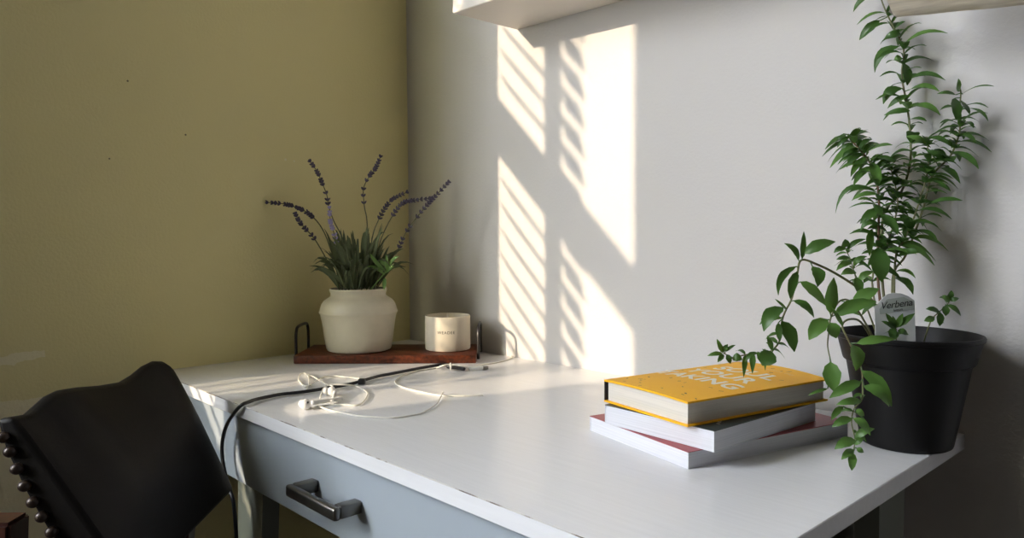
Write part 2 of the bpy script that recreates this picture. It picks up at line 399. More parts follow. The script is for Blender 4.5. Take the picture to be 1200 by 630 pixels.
for si, pts in enumerate(LS):
    foot = Vector((VC.x+(pts[0][0]-VC.x)*.5, VC.y+(pts[0][1]-VC.y)*.5, VC.z+.012))
    nsp = LN[si]; full = [foot]+[Vector(p) for p in pts]
    bm = bmesh.new(); P = tube(bm, full, lambda t: .0014-.0006*t, 6, 5)
    st = obj('stem', bm, M['lstem'], lav)
    bm = bmesh.new()                                             # the spike: whorls of small buds
    S = P[-(nsp*5):]; L = sum((b-a).length for a, b in zip(S, S[1:]))
    nw = max(5, int(L/.0062)); rnd = random.Random(si)
    for j in range(nw):
        t = j/(nw-1)
        if si in (1, 2, 5) and t < .45 and j % 2: continue
        q = S[min(len(S)-1, int(t*(len(S)-1)))]
        dirn = (S[min(len(S)-1, int(t*(len(S)-1))+1)]-S[max(0, int(t*(len(S)-1))-1)]).normalized()
        o1 = dirn.orthogonal().normalized(); o2 = dirn.cross(o1)
        nb = 5
        for b_ in range(nb):
            a = 2*PI*b_/nb+rnd.random()*1.2
            rr = .0042*(1-.35*t)
            off = (o1*math.cos(a)+o2*math.sin(a))*rr
            mt = dirn.lerp(off.normalized(), .45).normalized().to_track_quat('Z', 'Y').to_matrix().to_4x4()
            ball(bm, q+off*.8, .0021, 6, (.85, .85, 1.9), mt)
    obj('flower_spike', bm, M['lilac'] if si == 6 else M['lav'], st, label='pale lilac flower spike' if si == 6 else None)
bm = bmesh.new(); rnd = random.Random(11)
for j in range(165):
    a = rnd.random()*2*PI; r0 = rnd.random()**.5*.040
    base = VC+Vector((r0*math.cos(a), r0*math.sin(a), .128))
    el = rnd.uniform(.30, 1.5); ln = (rnd.uniform(.05, .115) if j % 5 else rnd.uniform(.09, .135))*(.62+.38*math.sin(el))
    a2 = a+rnd.uniform(-.6, .6)
    dv = Vector((math.cos(a2)*math.cos(el), math.sin(a2)*math.cos(el), math.sin(el)))
    tip = base+dv*ln+Vector((0, 0, .026))
    droop = rnd.random()**1.5*ln*.42*(1.15-math.sin(el)*.6)
    side_ = Vector((-dv.y, dv.x, 0))*rnd.uniform(-.018, .018)
    mid = (base+tip)/2+Vector((0, 0, .010+droop*.55))+side_*.5
    tip = tip+side_-Vector((0, 0, droop))
    tip.x = max(tip.x, .012); tip.y = min(tip.y, -.012)
    rr_ = math.hypot(mid.x-VC.x, mid.y-VC.y)
    if tip.z < VC.z+.134 and math.hypot(tip.x-VC.x, tip.y-VC.y) < .085: tip.z = VC.z+.138
    if rr_ > .045 and mid.z < VC.z+.142: mid.z = VC.z+.146
    leaf(bm, base, mid, tip, rnd.uniform(.0055, .0115), TOCAM+Vector((rnd.uniform(-1, 1), rnd.uniform(-1, 1), rnd.uniform(0, 1.5))), 6, .25)
obj('leaves', bm, M['lleaf'], lav)
bm = bmesh.new()
for b, m_, t in [((0.2148,-0.2133,0.9232),(0.2088,-0.2327,0.9429),(0.1992,-0.2414,0.962)),((0.2148,-0.2133,0.9232),(0.2321,-0.208,0.9462),(0.2414,-0.1976,0.9548)),((0.2138,-0.2148,0.9162),(0.2092,-0.2331,0.9307),(0.1965,-0.2462,0.9343)),((0.2159,-0.2119,0.9266),(0.2238,-0.2169,0.9428),(0.2233,-0.2163,0.9584)),((0.2149,-0.2134,0.9197),(0.2302,-0.2111,0.9306),(0.2349,-0.2059,0.934)),((0.214,-0.215,0.9109),(0.2222,-0.2217,0.8985),(0.2221,-0.2229,0.8855)),((0.2148,-0.2133,0.9232),(0.2158,-0.2262,0.9307),(0.2087,-0.2339,0.9273)),((0.2145,-0.2129,0.9336),(0.2179,-0.2233,0.9411),(0.2129,-0.2281,0.948))]: leaf(bm, b, m_, t, .0085, TOCAM+Vector((0, 0, .6)), 5, .3)
tube(bm, [VC+Vector((.02, -.02, .09)), Vector([((0.2148,-0.2133,0.9232),(0.2088,-0.2327,0.9429),(0.1992,-0.2414,0.962)),((0.2148,-0.2133,0.9232),(0.2321,-0.208,0.9462),(0.2414,-0.1976,0.9548)),((0.2138,-0.2148,0.9162),(0.2092,-0.2331,0.9307),(0.1965,-0.2462,0.9343)),((0.2159,-0.2119,0.9266),(0.2238,-0.2169,0.9428),(0.2233,-0.2163,0.9584)),((0.2149,-0.2134,0.9197),(0.2302,-0.2111,0.9306),(0.2349,-0.2059,0.934)),((0.214,-0.215,0.9109),(0.2222,-0.2217,0.8985),(0.2221,-0.2229,0.8855)),((0.2148,-0.2133,0.9232),(0.2158,-0.2262,0.9307),(0.2087,-0.2339,0.9273)),((0.2145,-0.2129,0.9336),(0.2179,-0.2233,0.9411),(0.2129,-0.2281,0.948))][0][0])], .0012, 6, 1)
obj('leaf_sprig', bm, M['lbright'], lav, label='fresh bright green leaf sprig')

CC = Vector((.2700, -.0965, H+TH)); CR, CH = .0475, .0715
candle = thing('candle', tuple(CC), 'short cream candle jar with small dark lettering on the tray', 'candle')
bm = bmesh.new()
lathe(bm, [(0, .0003), (CR-.003, .0003), (CR-.0008, .0012), (CR, .004), (CR, CH-.0015), (CR-.0008, CH), (CR-.0026, CH), (CR-.0036, CH-.0015), (CR-.0036, .012), (0, .012)], CC, 64)
obj('jar', bm, M['candle'], candle)
bm = bmesh.new(); lathe(bm, [(0, .0125), (CR-.0040, .0125), (CR-.0040, CH-.019), (CR-.012, CH-.020), (0, CH-.0195)], CC, 48)
obj('wax', bm, M['wax'], candle)
bm = bmesh.new(); tube(bm, [CC+Vector((0, 0, CH-.020)), CC+Vector((.0005, 0, CH-.008)), CC+Vector((-.0005, 0, CH+.0035))], .0013, 6, 3)
obj('wick', bm, M['wick'], candle)
bm = text_mesh('WEADEE', .0085, .0001, space=1.15)
va = math.atan2(CAM[0][1]-CC.y, CAM[0][0]-CC.x)-.08
for v in bm.verts:
    a = va+v.co.x/CR; r = CR+.0001+max(v.co.z, 0)
    v.co = Vector((CC.x+r*math.cos(a), CC.y+r*math.sin(a), CC.z+.040+v.co.y))
obj('lettering', bm, M['ink'], candle, smooth=False, label='small dark printed name')

# ------------------------------------------------------------------ cables and earphones
pw = thing('power_cable', (.42, -.60, H), 'black cable lying across the desk and hanging off its left front edge', 'cable')
BL, BH = [(0.4163,-0.1744,0.7442),(0.3752,-0.1702,0.745),(0.3517,-0.1938,0.7442),(0.3625,-0.3006,0.7442),(0.3654,-0.3321,0.7442),(0.3804,-0.3772,0.7442),(0.3902,-0.4088,0.7442),(0.3916,-0.4567,0.7442),(0.3909,-0.495,0.7442),(0.3823,-0.5307,0.7442),(0.3894,-0.5696,0.7446),(0.4028,-0.5908,0.7455)], [(0.4037,-0.606,0.7409),(0.358,-0.606,0.7077),(0.3366,-0.606,0.6778),(0.3333,-0.606,0.6497),(0.3433,-0.606,0.6231),(0.3615,-0.606,0.6003),(0.3732,-0.606,0.5817),(0.3799,-0.606,0.531),(0.3825,-0.606,0.4642)]
bm = bmesh.new(); tube(bm, BL+BH, .0029, 8, 6); obj('cord', bm, M['black'], pw)
bm = bmesh.new(); tube(bm, [(0.3812,-0.1876,0.7455),(0.3999,-0.1818,0.7455),(0.4252,-0.1817,0.7455)], lambda t: .0043 if .05 < t < .95 else .0034, 8, 4); obj('plug', bm, M['black'], pw)
KN = Vector([(0.3903,-0.3835,0.745)][0]); bm = bmesh.new(); box(bm, (-.006, -.005, -.0045), (.006, .005, .0055), Matrix.Translation(KN) @ Matrix.Rotation(.75, 4, 'Z'), bev=.002); obj('clip', bm, M['black'], pw)

ep = thing('earphones', (.46, -.48, H), 'white wired earphones lying in a loose tangle on the desk', 'earphones')
for pts in ([(0.455,-0.4999,0.744),(0.426,-0.4806,0.746),(0.4083,-0.466,0.7495),(0.3938,-0.4467,0.7495),(0.4088,-0.4281,0.749),(0.4141,-0.4085,0.744),(0.4455,-0.4117,0.742),(0.4732,-0.4253,0.742),(0.5067,-0.4522,0.742),(0.5248,-0.4756,0.7415),(0.5049,-0.4917,0.7415),(0.4911,-0.5056,0.7415),(0.4923,-0.5193,0.742),(0.497,-0.536,0.743)], [(0.4939,-0.5258,0.744),(0.5246,-0.522,0.7415),(0.5477,-0.5171,0.7415),(0.5829,-0.5104,0.7415),(0.617,-0.4898,0.7415),(0.6303,-0.4729,0.7415),(0.6339,-0.4518,0.7415),(0.632,-0.4322,0.7415),(0.6038,-0.3853,0.743),(0.5552,-0.3354,0.745)], [(0.3521,-0.363,0.742),(0.3004,-0.381,0.742),(0.3028,-0.41,0.744),(0.3381,-0.4494,0.744),(0.3406,-0.4636,0.742),(0.3075,-0.4558,0.742),(0.2795,-0.4443,0.744),(0.2542,-0.4277,0.746),(0.2522,-0.4181,0.746),(0.277,-0.4246,0.744),(0.3316,-0.4524,0.742),(0.3608,-0.4728,0.742)], [(0.2365,-0.4115,0.743),(0.2883,-0.4189,0.744),(0.3727,-0.4459,0.7485),(0.4061,-0.449,0.7495)]):
    bm = bmesh.new(); tube(bm, pts, .0013, 6, 6); obj('wire', bm, M['wire'], ep)
b1, b2 = [Vector(p) for p in [(0.4634,-0.5431,0.747),(0.4894,-0.5429,0.748),(0.4804,-0.5269,0.7465),(0.4826,-0.4784,0.745),(0.4879,-0.5351,0.751)]], [Vector(p) for p in [(0.4306,-0.4709,0.748),(0.4371,-0.4624,0.747),(0.4697,-0.4829,0.745),(0.4943,-0.5016,0.744)]]
def bud(a, b, stem0, stem1, ring):
    bm = bmesh.new(); ball(bm, b, .0078, 16, (1, 1, 1)); d = (a-b).normalized()
    mt = d.to_track_quat('Z', 'Y').to_matrix().to_4x4()
    ball(bm, b+d*.0095, .0062, 14, (1, 1, .8), mt)
    tube(bm, [stem0, stem1], lambda t: .0036-.0008*t, 10, 1)
    e = obj('earbud', bm, M['white'], ep)
    bm = bmesh.new(); ball(bm, ring, .0018, 8); obj('vent', bm, M['black'], e)
    return e
bud(b1[0], b1[1], b1[2], b1[3], b1[1]+TOCAM*.0066+Vector((.003, .004, .004)))
e2 = bud(b2[0], b2[1]*.5+b2[0]*.5, b2[1], b2[3], b2[1]+Vector((0, 0, .006)))
uc = thing('usb_cable', (.36, -.16, H), 'thin white charging cable with a flat plug by the tray', 'cable')
bm = bmesh.new(); tube(bm, [(0.422,-0.1686,0.745),(0.4233,-0.1885,0.7518),(0.4002,-0.1945,0.7524),(0.3925,-0.209,0.7505),(0.3627,-0.1982,0.742),(0.3631,-0.2231,0.742),(0.3625,-0.2507,0.7415),(0.3856,-0.298,0.7415),(0.4198,-0.3347,0.7415),(0.4651,-0.3504,0.7415),(0.5222,-0.3501,0.7415),(0.5597,-0.3442,0.7415),(0.5901,-0.318,0.7415),(0.608,-0.2956,0.7415)], .0014, 6, 6); obj('cord', bm, M['wire'], uc)
pg = [Vector(p) for p in [(0.4192,-0.1662,0.744),(0.4348,-0.1431,0.744),(0.4397,-0.1344,0.744)]]
d = (pg[1]-pg[0]); ln = d.length; d.normalize(); s_ = Vector((0, 0, 1)).cross(d).normalized()
PMx = basis(pg[0], d, s_, d.cross(s_))
bm = bmesh.new(); box(bm, (0, -.0065, -.0036), (ln, .0065, .0036), PMx, bev=.0012); pl = obj('plug', bm, M['white'], uc)
bm = bmesh.new(); box(bm, (ln-.001, -.0055, -.0022), (ln+.010, .0055, .0022), PMx, bev=.0004); obj('contact', bm, M['grey'], pl)
wt = (Vector([(0.422,-0.1686,0.745),(0.4233,-0.1885,0.7518),(0.4002,-0.1945,0.7524),(0.3925,-0.209,0.7505),(0.3627,-0.1982,0.742),(0.3631,-0.2231,0.742),(0.3625,-0.2507,0.7415),(0.3856,-0.298,0.7415),(0.4198,-0.3347,0.7415),(0.4651,-0.3504,0.7415),(0.5222,-0.3501,0.7415),(0.5597,-0.3442,0.7415),(0.5901,-0.318,0.7415),(0.608,-0.2956,0.7415)][2])); bm = bmesh.new(); tube(bm, [wt+Vector((.0055*math.cos(a)*d.y, -.0055*math.cos(a)*d.x, -.0035+.0062*math.sin(a))) for a in [2*PI*i/12 for i in range(13)]], .0012, 6, 1); obj('cable_tie', bm, M['white'], uc)
bm = bmesh.new(); tube(bm, [(0.3958,-0.1289,0.7415),(0.3992,-0.1028,0.7415),(0.3993,-0.0753,0.7415),(0.3947,-0.0475,0.7415),(0.3821,-0.0163,0.7415),(0.3624,-0.0026,0.7415)], .0013, 6, 6); tag(obj('thin_wire', bm, M['wire']), 'thin white wire running from the tray end to the wall', 'wire')  # added thin white wire, no lamp belongs to it

# ------------------------------------------------------------------ books
def book_frame(front, aw, al):
    e1 = Vector((math.cos(math.radians(aw)), math.sin(math.radians(aw)), 0)); e2 = Vector((e1.y, -e1.x, 0))
    return basis((front[0], front[1], H+front[2]), e1, e2, Vector((0, 0, 1)))
def cover_sheet(bm, w, l, z0, z1, mtx, lift=0.0, arch=0.0):
    """a cover board with a slight sideways arch; x runs towards the spine"""
    nx, ny = 10, 6; th = z1-z0; top = []; bot = []
    for i in range(nx+1):
        rt_, rb_ = [], []
        for j in range(ny+1):
            u, v = i/nx, j/ny
            z = z0+arch*math.sin(PI*u)*(.4+.6*v)+lift*(1-u)*(1-v)
            rb_.append(bm.verts.new(mtx @ Vector((u*w, v*l, z)))); rt_.append(bm.verts.new(mtx @ Vector((u*w, v*l, z+th))))
        top.append(rt_); bot.append(rb_)
    for i in range(nx):
        for j in range(ny):
            bm.faces.new((top[i][j], top[i+1][j], top[i+1][j+1], top[i][j+1])); bm.faces.new((bot[i][j], bot[i][j+1], bot[i+1][j+1], bot[i+1][j]))
    for i in range(nx):
        for j in (0, ny): bm.faces.new((bot[i][j], bot[i+1][j], top[i+1][j], top[i][j]))
    for j in range(ny):
        for i in (0, nx): bm.faces.new((bot[i][j], bot[i][j+1], top[i][j+1], top[i][j]))
    bmesh.ops.recalc_face_normals(bm, faces=bm.faces)

def paperback(name, fr, aw, w, l, t, cover, under, label):
    Mx = book_frame(fr, aw, 0)
    root = thing(name, tuple(Mx @ Vector((w/2, l/2, 0))), label, 'book')
    bm = bmesh.new(); box(bm, (.0006, .0006, .0008), (w-.0012, l-.0006, t-.0010), Mx); obj('pages', bm, M['pages_w'], root, smooth=False)
    bm = bmesh.new(); box(bm, (0, 0, .0002), (w, l, .0008), Mx); box(bm, (w-.0012, 0, .0008), (w, l, t-.001), Mx); obj('back_cover', bm, under, root, smooth=False)
    bm = bmesh.new(); cover_sheet(bm, w, l, t-.0009, t-.0002, Mx, 0, .0); obj('front_cover', bm, cover, root, smooth=False)
    return root, Mx
paperback('paperback_book', (1.0435, -.3775, 0), 165.5, .188, .270, .0195, M['cover_r'], M['cover_w'], 'large red covered paperback at the bottom of the book stack')
rb, Mb = paperback('paperback_book', (1.0650, -.3600, .0196), 175.5, .165, .215, .0242, M['cover_d'], M['cover_w'], 'dark covered white paged paperback in the middle of the book stack')
bm = bmesh.new()
for q in (.012, .019, .024): box(bm, (.008+q*.5, .016+q, .0240), (.012+q*.5, .019+q, .02425), Mb)
obj('cover_print', bm, M['print_w'], rb, smooth=False)

Y0, YW, YL, YT, YZ = (1.037, -.3690), .150, .245, .0288, .0440
Mx = book_frame((Y0[0], Y0[1], YZ), 167.5, 0)
yb = thing('hardcover_book', tuple(Mx @ Vector((YW/2, YL/2, 0))), 'yellow hardcover book with white lettering on top of the book stack', 'book')
bm = bmesh.new(); box(bm, (.004, .004, .0022), (YW-.004, YL-.004, YT-.0024), Mx); obj('pages', bm, M['pages'], yb, smooth=False)
bm = bmesh.new(); cover_sheet(bm, YW, YL, .0002, .0022, Mx); obj('back_cover', bm, M['yellow'], yb)
bm = bmesh.new(); cover_sheet(bm, YW, YL, YT-.0024, YT-.0002, Mx, 0, .0045); 
spk = bmesh.new()
rnd = random.Random(5)
def on_cover(bm, m, hi=.0002):
    for v in bm.verts:
        q = m @ v.co; u, w_ = q.x/YW, q.y/YL
        q.z = YT-.0002+.0045*math.sin(PI*max(0, min(1, u)))*(.4+.6*w_)+hi+max(0, v.co.z)*.4
        v.co = Mx @ q
for j in range(46):
    u, v = rnd.uniform(.03, .97), rnd.uniform(.03, .97)
    if .15 < u < .9 and .3 < v < .82: continue
    a = rnd.random()*PI; ca, sa = math.cos(a), math.sin(a); w2, h2 = rnd.uniform(.0015, .0030), rnd.uniform(.0006, .0012)
    spk.faces.new([spk.verts.new((u*YW+ca*x-sa*y, v*YL+sa*x+ca*y, 0)) for x, y in ((-w2, -h2), (w2, -h2), (w2, h2), (-w2, h2))])
on_cover(spk, Matrix.Identity(4), .00025)
for f in spk.faces:
    nf_ = bm.faces.new([bm.verts.new(v.co) for v in f.verts]); nf_.material_index = 1
spk.free()
fc = obj('front_cover', bm, [M['yellow'], M['print_d']], yb)
bm = bmesh.new(); box(bm, (YW-.0022, 0, .0022), (YW, YL, YT-.0022), Mx, bev=.0007); obj('spine', bm, M['iron'], yb, label='dark spine edge')
# reading direction runs from the spine (far side) to the fore edge, the head of the page away from the camera
for body, size, uu, vv, mm in (('TAKING', .036, .56, .40, 'print_w'), ('YOUR', .038, .55, .56, 'print_w'), ('SOUL', .038, .50, .72, 'print_w'), ('letters for every day', .0105, .50, .88, 'print_o')):
    bm = text_mesh(body, size, .0001, space=1.06, bold=.0009 if size > .02 else 0)
    bmesh.ops.subdivide_edges(bm, edges=[e for e in bm.edges if e.calc_length() > .006], cuts=2)
    on_cover(bm, basis((uu*YW, vv*YL, 0), Vector((-1, 0, 0)), Vector((0, 1, 0)), Vector((0, 0, 1))))
    obj('lettering', bm, M[mm], fc, smooth=False, label='white title lettering' if mm == 'print_w' else 'small pale orange lettering')
# ------------------------------------------------------------------ black pot, soil, verbena, tag
PC = Vector((1.1735, -.0985, H))
pot = thing('plant_pot', tuple(PC), 'black plastic plant pot with a banded rim at the right end of the desk', 'pot')
bm = bmesh.new()
lathe(bm, [(0, .0003), (.0485, .0003), (.0510, .002), (.0520, .005), (.0690, .1010), (.0722, .1030), (.0730, .1045), (.0795, .1300), (.0815, .1312), (.0820, .1345), (.0808, .1365), (.0788, .1368), (.0775, .1345), (.0742, .110), (.0665, .095), (.05, .010), (0, .010)], PC, 72)
obj('body', bm, M['pot'], pot)
bm = bmesh.new(); rnd = random.Random(3)
prev = None; RN = 10
ctr = bm.verts.new((PC.x, PC.y, PC.z+.119))
for i in range(1, RN+1):
    r = .0740*i/RN
    ring = [bm.verts.new((PC.x+r*math.cos(2*PI*k/40), PC.y+r*math.sin(2*PI*k/40), PC.z+.116+.003*(1-i/RN)+(rnd.uniform(-.002, .002) if i < RN else 0))) for k in range(40)]
    for k in range(40):
        if prev is None: bm.faces.new((ctr, ring[k], ring[(k+1) % 40]))
        else: bm.faces.new((prev[k], ring[k], ring[(k+1) % 40], prev[(k+1) % 40]))
    prev = ring
obj('soil', bm, M['soil'], pot)

verb = thing('verbena_plant', (PC.x, PC.y, PC.z+.116), 'tall leafy green verbena trailing out of the black pot', 'plant')
VS = {'main':[(1.1482,-0.0995,0.8655),(1.1409,-0.0875,0.9157),(1.1323,-0.075,0.9692),(1.1279,-0.0571,1.0241),(1.1455,-0.0492,1.0512),(1.1539,-0.0433,1.0925),(1.1484,-0.0359,1.147),(1.1383,-0.0338,1.2022),(1.1393,-0.0325,1.2361),(1.1235,-0.0312,1.2723),(1.1132,-0.0303,1.2967),(1.1039,-0.03,1.3233)],'brown':[(1.1456,-0.1089,0.8662),(1.1415,-0.1066,0.9276),(1.1376,-0.1014,0.9807),(1.1304,-0.0818,1.0399),(1.121,-0.0753,1.0787),(1.1066,-0.0722,1.1018),(1.0937,-0.0704,1.1164),(1.085,-0.0686,1.1296)],'rightB':[(1.1558,-0.0982,0.8662),(1.1475,-0.0785,0.9404),(1.1602,-0.0703,0.9718),(1.1721,-0.0521,1.0264),(1.179,-0.0424,1.0693),(1.1969,-0.039,1.0917),(1.2042,-0.0362,1.1102),(1.2069,-0.0337,1.1269),(1.2044,-0.0322,1.1378),(1.206,-0.0307,1.1713),(1.2029,-0.0303,1.1812)],'rightC':[(1.1536,-0.1033,0.8665),(1.1535,-0.0882,0.9625),(1.1611,-0.0799,0.9912),(1.1685,-0.0709,1.0177),(1.1767,-0.0595,1.0612),(1.1789,-0.0558,1.0867),(1.1748,-0.0511,1.1191)],'midD':[(1.1415,-0.1033,0.8652),(1.1277,-0.092,0.9369),(1.1416,-0.0816,0.9857),(1.1473,-0.0656,1.0344),(1.1378,-0.0581,1.0731),(1.13,-0.055,1.0957)],'leftE':[(1.1603,-0.1443,0.8734),(1.1566,-0.1599,0.9133),(1.1448,-0.1709,0.9315),(1.1276,-0.195,0.9501),(1.1128,-0.2169,0.9625),(1.0995,-0.2305,0.968),(1.0966,-0.2347,0.9506),(1.0934,-0.2401,0.9237),(1.0884,-0.2465,0.9078),(1.0837,-0.2451,0.8943),(1.0752,-0.2339,0.87),(1.059,-0.223,0.8556),(1.0412,-0.2276,0.8509),(1.031,-0.2383,0.8489),(1.0231,-0.2469,0.8458),(1.0135,-0.2566,0.8522)],'frontF':[(1.1616,-0.1717,0.8764),(1.1534,-0.2067,0.9144),(1.1494,-0.2393,0.9242),(1.147,-0.2575,0.9073),(1.1457,-0.2602,0.8895),(1.1455,-0.2615,0.8745),(1.1486,-0.2594,0.8575)],'seedling':[(1.1812,-0.1602,0.8712),(1.1813,-0.1595,0.8811),(1.1807,-0.1595,0.889)],'frontG':[(1.145,-0.1456,0.8762),(1.1562,-0.1908,0.8927),(1.1688,-0.2565,0.9066),(1.1641,-0.2691,0.9004),(1.1724,-0.2689,0.8819),(1.1834,-0.2664,0.8572),(1.1853,-0.2659,0.8373),(1.1851,-0.2671,0.8228),(1.1798,-0.2733,0.8129),(1.1784,-0.2759,0.7984),(1.1815,-0.2739,0.7812),(1.1806,-0.2757,0.7685)],'leftS':[(1.1508,-0.1398,0.872),(1.1413,-0.1537,0.92),(1.1361,-0.1645,0.946),(1.1305,-0.1688,0.9685),(1.1258,-0.1728,0.9818)],'sprig':[(1.1989,-0.1182,0.8746),(1.2041,-0.1186,0.8934),(1.2107,-0.1108,0.9054),(1.2173,-0.1032,0.9143),(1.2192,-0.1008,0.9213)]}
